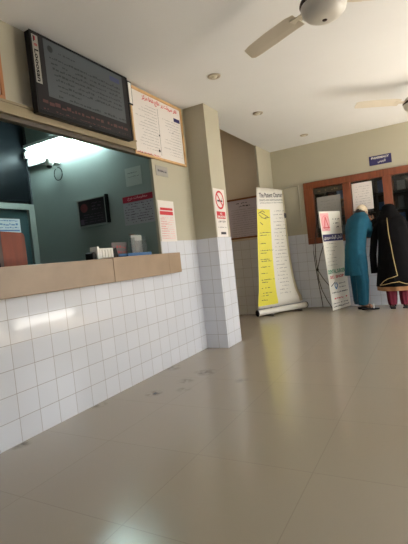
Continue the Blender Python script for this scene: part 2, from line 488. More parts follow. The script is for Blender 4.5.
# office behind the reception window
YO = 3.60
struct('wall_office', MB().box(-4.5, WI, YO, YO + 0.15, 0, 3.4), M['office'])
struct('wall_office_rear', MB().box(-4.6, WI, -2.75, -2.6, 0, 3.4), M['office'])
XP = -4.31
struct('wall_office_side', MB().box(XP - 0.19, XP - 0.1, -2.6, YO, 0, 3.4), M['officedark'])
w2 = thing('window_2', (XP, 2.0, 0), kind='structure')
obj('dark_pane', MB().box(XP - 0.03, XP - 0.01, -2.0, YO - 0.01, 1.93, 3.35), M['darkglass'], w2)
obj('pale_transom', MB().box(XP - 0.06, XP + 0.015, -2.0, YO - 0.005, 1.83, 1.90), M['aluminium'], w2)
obj('corner_post', MB().box(XP - 0.06, XP + 0.015, YO - 0.085, YO - 0.004, 0, 1.83), M['aluminium'], w2)
obj('upper_post', MB().box(XP - 0.05, XP + 0.01, YO - 0.03, YO - 0.004, 1.90, 3.35), M['officedark'], w2)
obj('lower_pane', MB().box(XP - 0.04, XP - 0.03, -2.0, YO - 0.085, 0.0, 1.83), mat('smoked_pane', lin(62, 82, 84), 0.12, 0.06, 2.0), w2)

# header rail over the reception window
struct('trim_1', MB().box(L, L + 0.05, -1.5, 3.115, 2.065, 2.145).box(L + 0.05, L + 0.058, -1.5, 3.115, 2.13, 2.145), M['rail'])
obj('lower_channel', MB().box(L - 0.03, L + 0.02, -1.5, YW, 2.035, 2.065), M['raild'], bpy.data.objects['trim_1'])
struct('trim_3', MB().box(WI, L, YW - 0.008, YW, 1.1, 2.11), M['paint'])

# stone counter
ct = thing('reception_counter', (L - 0.05, 1.5, 0.905), 'long beige stone counter ledge below the reception window, above the white tiles', 'counter')
obj('stone_slab', MB().box(L - 0.33, L + 0.08, -1.6, 2.588, 0.905, 1.098), M['stone'], ct, bevel=0.004)
obj('stone_slab', MB().box(L - 0.33, L + 0.08, 2.592, YW - 0.01, 0.905, 1.104).box(L + 0.004, L + 0.08, YW - 0.01, 3.61, 0.905, 1.104), M['stone'], ct, bevel=0.004)

# ------------------------------------------------------------------ television
TX = L + 0.10      # front of the screen
tv = thing('television', (TX, 2.5, 2.10), 'large dark flat television mounted above the reception window with grey text on screen', 'television')
Y0, Y1, Z0, Z1 = 1.995, 3.005, 2.108, 2.655
obj('casing', MB().box(TX - 0.05, TX - 0.004, Y0, Y1, Z0, Z1), M['black'], tv, bevel=0.006)
bz = MB().box(TX - 0.004, TX + 0.004, Y0, Y1, Z0, Z0 + 0.022).box(TX - 0.004, TX + 0.004, Y0, Y1, Z1 - 0.014, Z1).box(TX - 0.004, TX + 0.004, Y0, Y0 + 0.014, Z0 + .022, Z1 - .014).box(TX - 0.004, TX + 0.004, Y1 - 0.014, Y1, Z0 + .022, Z1 - .014)
obj('bezel', bz, M['black'], tv)
obj('screen', MB().box(TX - 0.004, TX, Y0 + 0.014, Y1 - 0.014, Z0 + 0.022, Z1 - 0.014), M['screen'], tv)
obj('wall_bracket', MB().box(L, TX - 0.05, 2.35, 2.65, 2.25, 2.5), M['black'], tv)
F = on_long_wall(Y0, Z0, TX, 0.001)
b = MB(); F.rect(b, 0.014, 0.996, 0.024, 0.135); F.rect(b, 0.014, 0.11, 0.135, 0.533); F.rect(b, 0.94, 0.996, 0.135, 0.533)
flat('screen_band', b, M['screend'], tv)
b = MB()
for r in range(7):
    y = 0.41 - r * 0.036
    F.scribble(b, 0.15 + 0.01 * r, 0.90 if r < 6 else 0.42, y, 0.020, 2.0, 0.95)
F.scribble(b, 0.24, 0.40, 0.465, 0.016, 2.0); F.scribble(b, 0.2, 0.93, 0.15, 0.022, 2.0, 0.9)
F.disc(b, 0.165, 0.475, 0.024, 0.024, k=2.0)
flat('screen_lettering', b, M['screent'], tv)
b = MB(); F.scribble(b, 0.05, 0.95, 0.075, 0.034, 2.2, 0.9); F.scribble(b, 0.05, 0.95, 0.035, 0.012, 2.2, 0.6)
flat('red_ticker_line', b, M['screenr'], tv)
b = MB(); F.rect(b, 0.78, 0.90, 0.455, 0.495, 2.0); flat('blue_screen_mark', b, M['screenb'], tv)
b = MB(); F.text(b, 'ooo', 0.47, 0.006, h=0.006, k=5.5); flat('maker_mark', b, M['greypaper'], tv)
# white strip stickers on the sides
st = MB(); F.rect(st, 0.012, 0.062, 0.20, 0.522, 5.2)
s1 = flat('side_sticker', st, mat('grey_sticker', lin(150, 148, 140), 0.5, 0.05, 9.0), tv)
b = MB()
FS = Face2D(F.p(0.018, 0.425, 5.8), (0, 0, -1), (0, 1, 0), 0.001)
FS.Z = Vector((1, 0, 0))
FS.text(b, 'Looosan', 0.0, 0.004, w=0.215, h=0.034, k=0.6, bold=0.03)
FS.rect(b, -0.09, -0.05, 0.004, 0.012, 0.6)
flat('sticker_lettering', b, M['black'], s1)
b = MB(); FS.text(b, 'fi', -0.04, 0.006, h=0.028, k=0.6, bold=0.03); F.rect(b, 0.022, 0.04, 0.485, 0.512, 6.2)
flat('red_sticker_mark', b, M['crimson'], s1)
st = MB().box(TX - 0.002, TX + 0.004, Y1 + 0.001, Y1 + 0.052, Z1 - 0.225, Z1 - 0.02)
s2 = obj('edge_tag', st, M['black'], tv)
obj('edge_tag_card', MB().box(TX + 0.004, TX + 0.006, Y1 + 0.007, Y1 + 0.044, Z1 - 0.213, Z1 - 0.032), M['white'], s2)

# ------------------------------------------------------------------ framed price board beside the television
def frame_mb(F, w, h, t, d):
    b = MB(); n = F.Z
    b.slab(F.p(0, 0, 0), F.X, F.Y, n, w, t, d); b.slab(F.p(0, h - t, 0), F.X, F.Y, n, w, t, d)
    b.slab(F.p(0, t, 0), F.X, F.Y, n, t, h - 2 * t, d); b.slab(F.p(w - t, t, 0), F.X, F.Y, n, t, h - 2 * t, d)
    return b
BY, BZ, BW, BH = 3.125, 2.035, 0.91, 0.635
nb = thing('notice_board', (L + .01, BY + BW / 2, BZ), 'white notice board in pale wood frame with red heading, beside the television', 'notice board')
F = on_long_wall(BY, BZ, L + 0.002)
obj('frame', frame_mb(F, BW, BH, 0.024, 0.024), M['palewood'], nb, bevel=0.003)
obj('board_sheet', MB().slab(F.p(0.024, 0.024, 0), F.X, F.Y, F.Z, BW - .048, BH - .048, 0.010), M['paper'], nb)
F = on_long_wall(BY, BZ, L + 0.0125)
b = MB(); F.text(b, urdu('فقر سہولت پر علاج شفا مرکز'), 0.20, BH - 0.098, w=0.62, h=0.062, bold=0.03)
F.scribble(b, 0.05, 0.42, 0.032, 0.014, dens=0.9)
flat('red_heading', b, M['red'], nb)
b = MB()
for k, (xa, xb, n, yt) in enumerate(((0.05, 0.42, 15, 0.50), (0.47, 0.85, 13, 0.44))):
    for r in range(n):
        ww = random.uniform(0.45, 1.0) * (xb - xa)
        F.scribble(b, xb - ww, xb, yt - r * 0.0295, 0.008, dens=0.9)
flat('writing', b, M['greyink'], nb)
b = MB(); F.bar(b, 0.445, 0.05, 0.45, 0.52, 0.004); F.rect(b, 0.43, 0.452, 0.245, 0.262); F.disc(b, 0.415, 0.095, 0.017, 0.014); F.rect(b, 0.70, 0.712, 0.33, 0.337)
flat('divider_line', b, M['ink'], nb)
b = MB(); F.rect(b, 0.745, 0.865, 0.462, 0.502); flat('blue_heading_box', b, M['navy'], nb)

# second framed board, mostly out of view
F = on_long_wall(0.98, 2.16, L + 0.002)
nb2 = thing('notice_board', (L + .01, 1.4, 2.16), 'framed board on the wall before the television, only its orange wood edge showing', 'notice board')
obj('frame', frame_mb(F, 0.835, 0.45, 0.024, 0.024), mat('orange_wood_frame', lin(176, 116, 70), 0.4, 0.12, 5.0), nb2, bevel=0.003)
obj('board_sheet', MB().slab(F.p(0.024, 0.024, 0), F.X, F.Y, F.Z, .787, .402, 0.01), M['paper'], nb2)

# small plate and paper poster on the wall strip
F = on_long_wall(3.45, 1.882, L)
pl = thing('wall_plate', (L, 3.555, 1.882), 'small grey-beige name plate on the cream wall under the notice board', 'sign')
obj('plate', MB().slab(F.p(0, 0, 0), F.X, F.Y, F.Z, 0.21, 0.10, 0.004), mat('grey_plate', lin(158, 154, 146), 0.5, 0.03, 8.0), pl)
F.lift = 0.0045
b = MB(); F.rect(b, 0.02, 0.19, 0.035, 0.068, 1.2); flat('plate_band', b, M['greyink'], pl)
b = MB(); F.scribble(b, 0.03, 0.18, 0.04, 0.022, 1.5, 1.0); flat('lettering', b, M['ink'], pl)

F = on_long_wall(3.412, 1.222, L)
po = thing('paper_poster', (L, 3.56, 1.222), 'white paper poster with two red header bars taped beside the window edge, over the tiles', 'poster')
obj('sheet', MB().slab(F.p(0, 0, 4), F.X, F.Y, F.Z, 0.285, 0.412, 0.002), M['paper'], po)
F.lift = 0.0085
b = MB(); F.rect(b, 0.03, 0.255, 0.315, 0.340); F.rect(b, 0.02, 0.255, 0.268, 0.305)
for r in range(9): F.rect(b, 0.02, 0.10 + 0.03 * (r % 3), 0.225 - r * 0.024, 0.228 - r * 0.024)
flat('red_bars', b, M['red'], po)
b = MB()
for r in range(10): F.scribble(b, 0.03, 0.25, 0.237 - r * 0.023, 0.010, dens=0.6)
flat('pink_writing', b, M['pink'], po)

# no smoking sign on the pillar
F = Face2D((PW, 4.122, 1.233), (0, 1, 0), (0, 0, 1), 0.0015)
ns = thing('no_smoking_sign', (PW, 4.26, 1.233), 'tall white no smoking sign with red symbol on the lit side of the pillar', 'sign')
obj('panel', MB().slab(F.p(0, 0, 0), F.X, F.Y, F.Z, 0.275, 0.54, 0.005), M['paper'], ns)
F.lift = 0.0058
b = MB(); F.ring(b, 0.137, 0.415, 0.105, 0.105, 0.022, k=1.2); F.bar(b, 0.068, 0.487, 0.206, 0.343, 0.020, 1.3)
F.rect(b, 0.03, 0.245, 0.205, 0.285)
flat('red_symbol', b, M['red'], ns)
b = MB(); F.bar(b, 0.075, 0.405, 0.20, 0.405, 0.018, 1.15); F.bar(b, 0.190, 0.42, 0.205, 0.45, 0.005, 1.15)
F.text(b, urdu('سگریٹ نوشی'), 0.05, 0.160, w=0.18, h=0.034, k=1.2, bold=0.03)
F.scribble(b, 0.03, 0.245, 0.105, 0.012); F.rect(b, 0.09, 0.22, 0.028, 0.055)
flat('cigarette_and_lettering', b, M['ink'], ns)
b = MB(); F.text(b, 'NO', 0.137, 0.248, h=0.026, k=1.4, bold=0.03, align='c'); F.text(b, 'SMOKING', 0.137, 0.214, w=0.19, h=0.026, k=1.4, bold=0.03, align='c')
flat('white_lettering', b, M['paper'], ns)

# ------------------------------------------------------------------ notice boards in the recess
def recess_board(x0, w, z0, h, label, head):
    F = on_cross_wall(x0, z0, RB - 0.002)
    o = thing('notice_board', (x0 + w / 2, RB - .01, z0), label, 'notice board')
    obj('frame', frame_mb(F, w, h, 0.03, 0.024), M['brownwood'], o, bevel=0.003)
    obj('board_sheet', MB().slab(F.p(0.03, 0.03, 0), F.X, F.Y, F.Z, w - .06, h - .06, 0.010), mat('lilac_grey_sheet', lin(196, 186, 196), 0.5, 0.03, 4.0), o)
    F.lift = 0.0125
    b = MB()
    for r in range(13): F.scribble(b, 0.08, w - 0.06 - 0.05 * random.random(), h - 0.19 - r * 0.036, 0.012, 1.0, 0.9)
    flat('writing', b, M['greyink'], o)
    b = MB()
    if head: F.scribble(b, w * 0.3, w * 0.62, h - 0.09, 0.02, 1.0, 0.9); F.scribble(b, w * 0.38, w * 0.72, h - 0.14, 0.026, 1.0, 1.0)
    flat('heading', b, M['ink'], o)
recess_board(-2.985, 0.60, 1.262, 0.665, 'brown framed notice sheet in the dark recess, just beside the yellow banner', True)
recess_board(-3.60, 0.605, 1.262, 0.665, 'brown framed notice in the dark recess, nearly hidden behind the pillar', False)

# ------------------------------------------------------------------ pharmacy window
pw = thing('window_1', (-0.4, B, OZ0), kind='structure')
FY0, FY1 = B - 0.035, B + 0.08
FX0, FX1 = -1.815, 1.05
fr = MB().box(FX0, FX1, FY0, FY1, 1.955, 2.062).box(FX0, FX1, FY0, FY1, 1.05, 1.15).box(FX0, -1.664, FY0, FY1, 1.15, 1.955).box(0.92, FX1, FY0, FY1, 1.15, 1.955)
obj('window_frame', fr, M['wood'], pw, bevel=0.005)
edges = [-1.664]
for (a, c) in ((-1.197, -1.076), (-0.611, -0.487), (-0.02, 0.10), (0.49, 0.61)):
    obj('mullion', MB().box(a, c, FY0 + 0.004, FY1, 1.15, 1.955), M['wood'], pw, bevel=0.004); edges += [a, c]
edges.append(0.92)
for k in range(0, len(edges), 2):
    obj('glass_pane', MB().box(edges[k], edges[k + 1], B + 0.02, B + 0.026, 1.15, 1.955), M['glass'], pw)
# the dark shop behind
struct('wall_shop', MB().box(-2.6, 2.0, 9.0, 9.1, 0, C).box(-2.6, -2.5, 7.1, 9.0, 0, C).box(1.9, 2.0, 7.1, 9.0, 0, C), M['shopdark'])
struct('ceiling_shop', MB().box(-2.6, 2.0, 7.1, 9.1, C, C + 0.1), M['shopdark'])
sh = thing('medicine_shelf', (-0.2, 8.1, 0), 'grey open medicine shelving inside the dark pharmacy behind the glass', 'shelf')
for x in (-1.7, -0.85, 0.0, 0.85): obj('upright', MB().box(x, x + 0.03, 7.95, 8.25, 0, 2.3), M['shelf'], sh)
SHZ = (0.9, 1.22, 1.52, 1.82)
for z in SHZ: obj('shelf_board', MB().box(-1.7, 0.88, 7.95, 8.25, z - 0.02, z), M['shelf'], sh)
boxcols = [mat('carton_' + n, lin(*c), 0.5, 0.08, 12.0) for n, c in (('blue', (70, 96, 140)), ('white', (150, 148, 146)), ('brown', (110, 70, 52)), ('grey', (96, 98, 102)))]
words_ = ('blue', 'white', 'brown', 'grey')
cnt = 0
shelfname = {1.22: 'second lowest', 1.52: 'second highest', 1.82: 'top'}
rs = random.Random(3)
for z in SHZ[1:]:
    for x0 in (-1.64, -0.79, 0.06):
        for q in range(5):
            k = rs.randrange(4); ww = rs.uniform(0.08, 0.13); hh = rs.uniform(0.12, 0.22); xx = x0 + q * 0.155
            o = obj('medicine_carton', MB().box(xx, xx + ww, 7.97, 8.13, z + 0.0005, z + hh), boxcols[k])
            tag(o, '%s carton on the %s shelf in the dark pharmacy behind the glass' % (words_[k], shelfname[z]), 'carton', '%s cartons on the %s pharmacy shelf' % (words_[k], shelfname[z]))

# papers and a dark strip on the glass
F = on_cross_wall(-1.63, 1.30, B + 0.016)
pp = thing('paper_notice', (-1.45, B + .012, 1.30), 'grey paper sheet stuck on the glass pane above the leaning white banner', 'notice')
obj('sheet', MB().slab(F.p(0, 0, 0), F.X, (0.015, 0, 1), F.Z, 0.375, 0.50, 0.002), M['greypaper'], pp)
F.lift = 0.0028; b = MB()
for r in range(8): F.scribble(b, 0.05, 0.33, 0.42 - r * 0.05, 0.012, 1.0, 0.6)
flat('writing', b, mat('faded_ink', lin(128, 125, 122), 0.6, 0.04, 20.0), pp)
F = on_cross_wall(-1.66, 1.86, B + 0.016)
dp = thing('patterned_strip', (-1.43, B + .012, 1.86), 'dark patterned strip along the top of the first pharmacy pane', 'pane_strip')  # dark strip with tan marks across the top of the pane
obj('strip', MB().slab(F.p(0, 0, 0), F.X, F.Y, F.Z, 0.455, 0.085, 0.002), mat('dark_olive_strip', lin(62, 54, 40), 0.5, 0.2, 8.0), dp)
F.lift = 0.0028; b = MB(); F.scribble(b, 0.03, 0.43, 0.03, 0.035, 1.0, 0.7); flat('pattern', b, mat('tan_pattern', lin(112, 96, 66), 0.5, 0.1, 20.0), dp)
F = on_cross_wall(-1.066, 1.50, B + 0.016)
p3 = thing('paper_notice', (-0.92, B + .012, 1.50), 'white paper notice on the glass directly above the teal man\'s head', 'notice')
obj('sheet', MB().slab(F.p(0, 0, 0), F.X, (-0.0, 0, 1), F.Z, 0.30, 0.425, 0.002), M['paper'], p3)
F.lift = 0.0028; b = MB()
for r in range(9): F.scribble(b, 0.04, 0.26, 0.36 - r * 0.038, 0.010, 1.0, 0.6)
flat('writing', b, M['greyink'], p3)

# pharmacy sign
F = on_cross_wall(-0.772, 2.147, B)
sg = thing('pharmacy_sign', (-0.61, B, 2.147), 'navy blue pharmacy sign with white lettering above the wooden window', 'sign')
obj('plate', MB().slab(F.p(0, 0, 0), F.X, F.Y, F.Z, 0.312, 0.138, 0.012), M['navy'], sg, bevel=0.002)
F.lift = 0.0135; b = MB()
F.text(b, 'PHARMACY', 0.156, 0.088, w=0.25, h=0.034, k=1.0, bold=0.03, align='c')
F.text(b, urdu('فارمیسی'), 0.175, 0.02, w=0.11, h=0.055, k=1.0, bold=0.02, align='c')
flat('white_lettering', b, M['white'], sg)

# ------------------------------------------------------------------ roll-up banner by the corner
bx = Vector((0.523, 0.75, 0)).normalized()
P = Vector((-2.472, 6.06, 0))
rb = thing('rollup_banner', (-2.2, 6.4, 0), 'tall yellow and white roll-up banner standing before the cream corner wall', 'banner')
rp_ = [(0.13, 0.0, 0.925), (0.22, 0.015, 0.915), (0.30, 0.03, 0.87), (0.42, 0.05, 0.825), (0.6, 0.07, 0.79), (0.85, 0.09, 0.765), (1.1, 0.11, 0.755), (1.4, 0.14, 0.75), (1.7, 0.165, 0.745), (2.03, 0.195, 0.745)]
bn = bx.cross(Vector((0, 0, 1)))    # faces the hall
ft = MB(); bk = MB()
NS = 14
def bpt(z, s):
    i = max(k for k in range(len(rp_) - 1) if rp_[k][0] <= z + 1e-6)
    a, c = rp_[i], rp_[i + 1]; t = (z - a[0]) / (c[0] - a[0])
    x0 = a[1] + (c[1] - a[1]) * t; x1 = a[2] + (c[2] - a[2]) * t
    curl = -0.05 * max(0, (s - 0.82) / 0.18) ** 2
    return P + bx * (x0 + (x1 - x0) * s) + Vector((0, 0, z - 0.055 * s * z / 2.03)) + bn * curl
zs = [0.13 + 1.9 * i / 20 for i in range(21)]
def strip(s0, s1, z0, z1, lift, n=6):
    m_ = MB()
    zz = [z for z in zs if z0 < z < z1]; zz = [z0] + zz + [z1]
    k = len(m_.v)
    for z in zz:
        for j in range(n + 1):
            m_.v.append(tuple(bpt(z, s0 + (s1 - s0) * j / n) + bn * lift))
    for i in range(len(zz) - 1):
        for j in range(n):
            a = i * (n + 1) + j; m_.f.append((a, a + 1, a + n + 2, a + n + 1))
    return m_
sh_ = obj('banner_sheet', strip(0, 1, 0.13, 2.03, 0.0, 16), M['vinyl'], rb, smooth=True, recalc=False)
sm = sh_.modifiers.new('thickness', 'SOLIDIFY'); sm.thickness = 0.004
obj('yellow_column', strip(0.0, 0.42, 0.17, 1.69, 0.0035), M['yellow'], rb, smooth=True, recalc=False)
obj('edge_margin', strip(0.90, 1.0, 0.15, 2.02, 0.0035), M['beigevinyl'], rb, smooth=True, recalc=False)
def bface(z, s):
    return Face2D(bpt(z, s), bx + Vector((0, 0, -0.02)), (-0.02, -0.02, 1), 0.004)
b = MB(); F = bface(1.87, 0.09)
F.text(b, 'The Patient Charter', 0, 0.0, w=0.44, h=0.075, k=1.5, bold=0.01)
F.text(b, 'RIGHTS AND RESPONSIBILITIES', 0, -0.055, w=0.44, h=0.026, k=1.5); F.text(b, 'of the patients in this hospital', 0, -0.10, w=0.44, h=0.026, k=1.5)
# sketch of a hand on the yellow column
F = bface(1.50, 0.03)
for (a, c, d, e) in ((0.02, 0.12, 0.10, 0.16), (0.10, 0.16, 0.14, 0.13), (0.03, 0.10, 0.08, 0.05), (0.08, 0.05, 0.16, 0.03), (0.09, 0.12, 0.19, 0.06), (0.13, 0.05, 0.22, 0.05), (0.05, 0.14, 0.09, 0.12), (0.03, -0.02, 0.08, -0.06)):
    F.bar(b, a, c, d, e, 0.009, 1.5)
for r, z in enumerate((1.31, 1.27, 1.14, 1.03, 0.99, 0.89, 0.86, 0.77, 0.67, 0.57, 0.53, 0.44, 0.36, 0.32, 0.25)):
    F = bface(z, 0.07); F.scribble(b, 0, 0.12 + 0.08 * (r % 3 == 0) + 0.05 * (r % 2), 0, 0.016, 1.5, 0.85)
flat('lettering', b, M['ink'], rb)
b = MB()
for r in range(24):
    z = 1.66 - r * 0.058; F = bface(z, 0.48); F.scribble(b, 0.02, 0.20 + 0.06 * random.random(), 0, 0.016, 1.5, 0.7)
flat('grey_writing', b, M['greyink'], rb)
b = MB(); e0, e1 = P + bx * -0.01 + Vector((0, 0, .067)), P + bx * 0.945 + Vector((0, 0, .067))
b.tube([e0, e1], 0.046, 16); obj('roller_cassette', b, M['vinyl'], rb, smooth=False)
for t in (e0, e1):
    d = bx * 0.012 * (-1 if t is e0 else 1)
    obj('end_cap', MB().tube([t, t + d], 0.05, 16), M['black'], rb)
obj('support_pole', MB().tube([P + bx * 0.46 - bn * 0.03 + Vector((0, 0, .10)), P + bx * 0.46 - bn * 0.03 + Vector((0, 0, 1.99))], 0.010), M['chrome'], rb)
for s in (0.18, 0.75):
    q = P + bx * s; obj('foot', MB().slab(q - bn * 0.10 + Vector((0, 0, 0)), bx, bn, (0, 0, 1), 0.04, 0.20, 0.016), M['black'], rb)
F = bface(1.60, 0.90); b = MB(); F.disc(b, 0.015, 0.0, 0.022, 0.045, k=2.0); flat('torn_mark', b, M['ink'], rb)

# ------------------------------------------------------------------ leaning X-banner before the pharmacy window
A, TLc, TRc, BRc = Vector((-1.416, 6.45, 0.012)), Vector((-1.489, 6.45, 1.533)), Vector((-1.264, 6.895, 1.528)), Vector((-1.227, 6.895, 0.020))
xb = thing('x_banner', (-1.34, 6.67, 0), 'narrow white clinic banner with navy band leaning between the window and the teal man', 'banner')
def xpt(s, t, k=0.0):
    p = (A * (1 - s) + BRc * s) * (1 - t) + (TLc * (1 - s) + TRc * s) * t
    X = (BRc - A).normalized(); Yv = (TLc - A).normalized()
    return p + X.cross(Yv).normalized() * k
def xrect(mb, s0, s1, t0, t1, k):
    for q in range(4): a_, c_ = s0 + (s1 - s0) * q / 4, s0 + (s1 - s0) * (q + 1) / 4; xq(mb, a_, c_, t0, t1, k)
    return mb
def xq(mb, s0, s1, t0, t1, k): mb.quad(xpt(s0, t0, k), xpt(s1, t0, k), xpt(s1, t1, k), xpt(s0, t1, k)); return mb
def xgrid(k, rev=False): return [[xpt(s_ / 8, t_ / 16, k) for s_ in range(9)] for t_ in range(17)]
b = MB()
for k_z, base in ((0.0, 0), (-.004, 153)):
    for row in xgrid(k_z): b.v += [tuple(q) for q in row]
    for t_ in range(16):
        for s_ in range(8):
            a_ = base + t_ * 9 + s_; b.f.append((a_, a_ + 1, a_ + 10, a_ + 9))
rim = list(range(9)) + [9 * t_ + 8 for t_ in range(1, 17)] + [144 + s_ for s_ in range(7, -1, -1)] + [9 * t_ for t_ in range(15, 0, -1)]
for q_ in range(len(rim)):
    a_, c_ = rim[q_], rim[(q_ + 1) % len(rim)]; b.f.append((a_, c_, c_ + 153, a_ + 153))
obj('banner_sheet', b, M['vinyl'], xb)
b = MB(); xrect(b, 0.04, 0.42, 0.80, 0.98, .0015); flat('pink_emblem_panel', b, M['pink'], xb)
XW, XH = (BRc - A).length, (TLc - A).length
class XFace(Face2D):
    def p(s, x, y, k=1.0): return xpt(s.s0 + x / XW, s.t0 + y / XH, 0.0022 * k)
def xface(s, t):
    f = XFace(xpt(s, t), BRc - A, TLc - A, 0.002); f.s0, f.t0 = s, t; return f
F = xface(0.04, 0.80); b = MB()
F.bar(b, 0.06, 0.05, 0.10, 0.22, 0.018, 1.5); F.bar(b, 0.10, 0.22, 0.15, 0.06, 0.018, 1.5); F.bar(b, 0.03, 0.05, 0.18, 0.05, 0.016, 1.5); F.ring(b, 0.10, 0.13, 0.085, 0.11, 0.006, k=1.4)
flat('emblem', b, mat('rose_ink', lin(206, 84, 92), 0.5, 0.05, 20.0), xb); b = MB()
F = xface(0.05, 0.315); F.text(b, 'SC. SHOP', 0.02, 0, w=0.34, h=0.045, bold=0.03)
F = xface(0.12, 0.105); F.scribble(b, 0.02, 0.36, 0, 0.032, 1.5, 0.95)
flat('red_lettering', b, M['red'], xb)
b = MB(); xrect(b, 0.02, 0.99, 0.695, 0.765, .0018); flat('navy_band', b, M['navy'], xb)
b = MB(); F = xface(0.06, 0.708); F.text(b, urdu('ڈینٹل کلینک سرجری'), 0, 0, w=0.42, h=0.075, k=1.8, bold=0.03); flat('white_lettering', b, M['white'], xb)
b = MB(); F = xface(0.03, 0.365); F.text(b, 'DENTAL SURGERY', 0, 0, w=0.45, h=0.062, k=1.5, bold=0.03); flat('green_lettering', b, M['green'], xb)
b = MB(); F = xface(0.08, 0.2)
F.bar(b, 0.0, 0.06, 0.11, 0.12, 0.012, 1.5); F.scribble(b, 0.2, 0.36, 0.08, 0.02, 1.5); F.scribble(b, 0.2, 0.36, 0.02, 0.02, 1.5); F.scribble(b, 0.0, 0.40, -0.05, 0.024, 1.5, 0.95)
F = xface(0.08, 0.02); F.scribble(b, 0.0, 0.38, 0.06, 0.02, 1.5, 0.8); F.scribble(b, 0.0, 0.42, 0.01, 0.026, 1.5, 0.95)
F = xface(0.06, 0.41)
for r in range(7): F.scribble(b, 0.02, 0.22 + 0.1 * random.random(), 0.06 + r * 0.055, 0.010, 1.5, 0.6)
F = xface(0.5, 0.83)
for r in range(3): F.scribble(b, 0.02, 0.2, r * 0.065, 0.022, 1.5, 0.6)
flat('black_lettering', b, M['ink'], xb)
b = MB(); F = xface(0.2, 0.205); F.bar(b, 0.03, 0.05, 0.06, 0.0, 0.02); F.bar(b, 0.06, 0.0, 0.10, 0.05, 0.02); F.bar(b, 0.10, 0.05, 0.08, 0.10, 0.02); F.bar(b, 0.03, 0.05, 0.05, 0.10, 0.02)
flat('tooth_emblem', b, M['bluestrip'], xb)
hub = Vector((-1.665, 6.76, 0.635))
obj('hub', MB().ball(hub, .02, .02, .03, 10, 6), M['blackrod'], xb)
for k, tgt in enumerate((xpt(0.02, 0.99, -.008), xpt(0.98, 0.99, -.008), xpt(0.02, 0.02, -.008), xpt(0.98, 0.03, -.008))):
    mid = (hub + tgt) / 2 + Vector((-0.05, 0.012, 0.02 if k < 2 else -0.02))
    obj('strut', MB().tube([hub, hub * .5 + mid * .5 + Vector((-.015, 0, 0)), mid, mid * .45 + tgt * .55 + Vector((-.01, 0, 0)), tgt], 0.006, 6), M['blackrod'], xb)
tag(obj('hanging_cable', MB().tube([(-1.735, B - 0.045, 1.06), (-1.742, B - 0.042, 0.9), (-1.73, B - 0.05, 0.72), (-1.71, 6.86, 0.60), (-1.69, 6.84, 0.40), (-1.67, 6.85, 0.2), (-1.66, 6.86, 0.012)], 0.006, 6), M['black']), 'thin black cable hanging from the window frame behind the leaning banner', 'cable')

# ------------------------------------------------------------------ ceiling fans and downlights
def make_fan(loc, label):
    f = thing('ceiling_fan', loc, label, 'fan', 'ceiling fans')
    x, y, z = loc
    obj('motor_housing', MB().lathe((x, y, z), [(0.02, -0.055), (0.06, -0.052), (0.10, -0.035), (0.128, -0.005), (0.136, 0.025), (0.133, 0.035)], 32), M['hub'], f, smooth=True)
    obj('dark_collar', MB().lathe((x, y, z), [(0.133, 0.035), (0.141, 0.045), (0.137, 0.06), (0.12, 0.066)], 32), M['fandark'], f, smooth=True)
    obj('upper_housing', MB().lathe((x, y, z), [(0.13, 0.066), (0.11, 0.10), (0.04, 0.115)], 32), M['hub'], f, smooth=True)
    obj('down_rod', MB().lathe((x, y, z), [(0.013, 0.11), (0.013, C - z - 0.05)], 12), M['fanwhite'], f)
    obj('ceiling_cup', MB().lathe((x, y, z), [(0.02, C - z - 0.07), (0.055, C - z - 0.04), (0.06, C - z - 0.001)], 20), M['fanwhite'], f, smooth=True)
    obj('centre_cap', MB().lathe((x, y, z), [(0.008, -0.060), (0.014, -0.058), (0.016, -0.052)], 14), M['fandark'], f)
    for k in range(3):
        a = math.radians(120 * k); R = Matrix.Rotation(a, 3, 'Z'); O = Vector(loc)
        sec = [(0.20, 0.055, 0.0), (0.26, 0.062, 0.006), (0.45, 0.066, 0.008), (0.62, 0.062, 0.006), (0.685, 0.052, 0.004), (0.70, 0.03, 0.004)]
        rings = []
        for (r, hw, pz) in sec:
            ring = []
            for (q, tz) in ((-1, 0), (-0.3, 0.006), (1, 0.0), (-0.3, -0.002)):
                ring.append(O + R @ Vector((r, q * hw, 0.052 + q * 0.016 + tz + pz)))
            rings.append(ring)
        bl = obj('blade', MB().loft(rings), M['fanwhite'], f)
        arm = MB().hexa([O + R @ Vector(p) for p in ((0.12, -.022, .047), (0.25, -.03, .049), (0.25, .03, .054), (0.12, .022, .052), (0.12, -.022, .053), (0.25, -.03, .055), (0.25, .03, .060), (0.12, .022, .058))])
        obj('blade_arm', arm, M['fanwhite'], bl)
    return f
f1 = make_fan((-0.47, 2.66, 2.42), 'nearer ceiling fan, its pearl motor bowl seen from below')
f1.rotation_euler = (0, 0, math.radians(32))
dup(f1, (-0.05, 5.25, 2.42), 'farther ceiling fan, close to the pharmacy wall', math.radians(95))

dl = thing('downlight', (-1.663, 3.586, C - 0.012), 'small round recessed ceiling light nearest the notice board', 'ceiling light', 'recessed ceiling lights')
x, y, z = dl.location
obj('trim_ring', MB().lathe((x, y, z), [(0.036, 0.010), (0.040, 0.0), (0.058, 0.002), (0.062, 0.0115)], 24), M['chrome'], dl, smooth=True)
obj('bulb', MB().lathe((x, y, z), [(0.008, -0.010), (0.022, -0.004), (0.030, 0.008), (0.035, 0.0115)], 18), M['lamp_off'], dl, smooth=True)
dup(dl, (-1.735, 4.884, C - 0.012), 'small round recessed ceiling light in the middle, near the pillar top')
dup(dl, (-1.577, 6.365, C - 0.012), 'small round recessed ceiling light farthest off, near the pharmacy wall')

